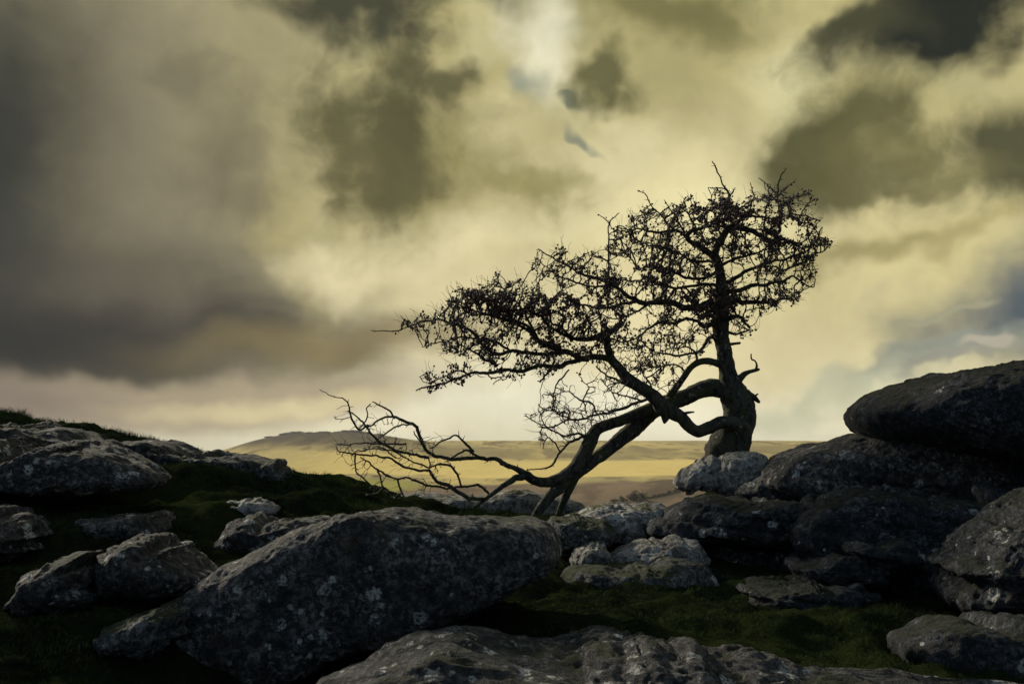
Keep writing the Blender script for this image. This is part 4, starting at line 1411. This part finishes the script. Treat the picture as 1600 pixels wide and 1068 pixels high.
def far_bush(px, py, ry, w, h, seed, name, label, cat, group=None):
    d = pdir(px, py)
    x = d[0] / d[1] * ry
    z = moor_z(x, ry)
    rs = np.random.RandomState(seed)
    root = empty(name, (x, ry, z))
    tag(root, label, cat, group)
    t = Bag()
    t.add(*tube([(x, ry, z - 0.4), (x + 0.1, ry, z + h * 0.35), (x, ry, z + h * 0.7)], [w * 0.06, w * 0.05, w * 0.02], 6))
    t.build("trunk", M_TWIG, root)
    n = 900
    c = rs.normal(size=(7, 3)) * [w * 0.3, w * 0.25, h * 0.14] + [0, 0, h * 0.55]
    q = c[rs.randint(0, 7, n)] + rs.normal(size=(n, 3)) * [w * 0.16, w * 0.16, h * 0.14]
    q[:, 2] = np.clip(q[:, 2], 0.05 * h, h * 1.05)
    q += [x, ry, z]
    a = rs.normal(size=(n, 3))
    b = rs.normal(size=(n, 3))
    s = w * 0.07
    V = np.stack([q, q + a * s, q + b * s], 1).reshape(-1, 3)
    mesh_obj("crown", V, np.arange(n * 3).reshape(-1, 3), M_LEAFFAR, root, smooth=False)
    return root


FD = depth_for(990, 783)
far_bush(993, 783, FD, 9.0, 7.0, 1, "far_tree", "dark round tree on the far valley side beside field hedges", "tree")
far_bush(973, 783, FD, 4.5, 4.0, 2, "far_bush", "small dark bush next to the distant round tree", "bush")
far_bush(960, 784, FD, 4.0, 3.0, 3, "far_bush", "lowest dark bush in the distant hedge line", "bush")
far_bush(846, 690, 1985, 11.0, 6.0, 4, "far_tree", "tiny dark tree clump alone on the flat horizon", "tree")


def hedge(p0, p1, ry0, ry1, label):
    a, b = pdir(*p0), pdir(*p1)
    A = np.array([a[0] / a[1] * ry0, ry0])
    B = np.array([b[0] / b[1] * ry1, ry1])
    rs = np.random.RandomState(int(p0[0]))
    n = 600
    t = rs.rand(n)
    xy = A + (B - A) * t[:, None] + rs.normal(size=(n, 2)) * 0.5
    zz = np.array([moor_z(*(A + (B - A) * k)) for k in np.linspace(0, 1, 30)])
    z = np.interp(t, np.linspace(0, 1, 30), zz) + rs.uniform(0.0, 1.5, n)
    q = np.stack([xy[:, 0], xy[:, 1], z], 1)
    V = np.stack([q, q + rs.normal(size=(n, 3)) * 0.8, q + rs.normal(size=(n, 3)) * 0.8], 1).reshape(-1, 3)
    return tag(mesh_obj("far_hedge", V, np.arange(n * 3).reshape(-1, 3), M_LEAFFAR, smooth=False), label, "hedge")


hedge((1002, 782), (1090, 772), FD, FD + 25, "thin dark hedge running right from the distant round tree")

# ------------------------------------------------------------------ thin moorland haze
hz = bpy.data.materials.new("haze")
hz.use_nodes = True
hz.node_tree.nodes.clear()
ht = NT(hz.node_tree)
pv = ht.n("ShaderNodeVolumePrincipled")
pv.inputs["Color"].default_value = (0.9, 0.9, 0.88, 1)
pv.inputs["Density"].default_value = 0.00006
pv.inputs["Anisotropy"].default_value = 0.3
ho = ht.n("ShaderNodeOutputMaterial")
ht.link(pv.outputs[0], ho.inputs["Volume"])
hx, z0, z1 = 6900.0, -100.0, 30.0
HV = [(x, y, z) for z in (z0, z1) for y in (-hx, hx) for x in (-hx, hx)]
HF = [(0, 2, 3, 1), (4, 5, 7, 6), (0, 1, 5, 4), (2, 6, 7, 3), (0, 4, 6, 2), (1, 3, 7, 5)]
tag(mesh_obj("haze", HV, HF, hz, smooth=False), kind="stuff")
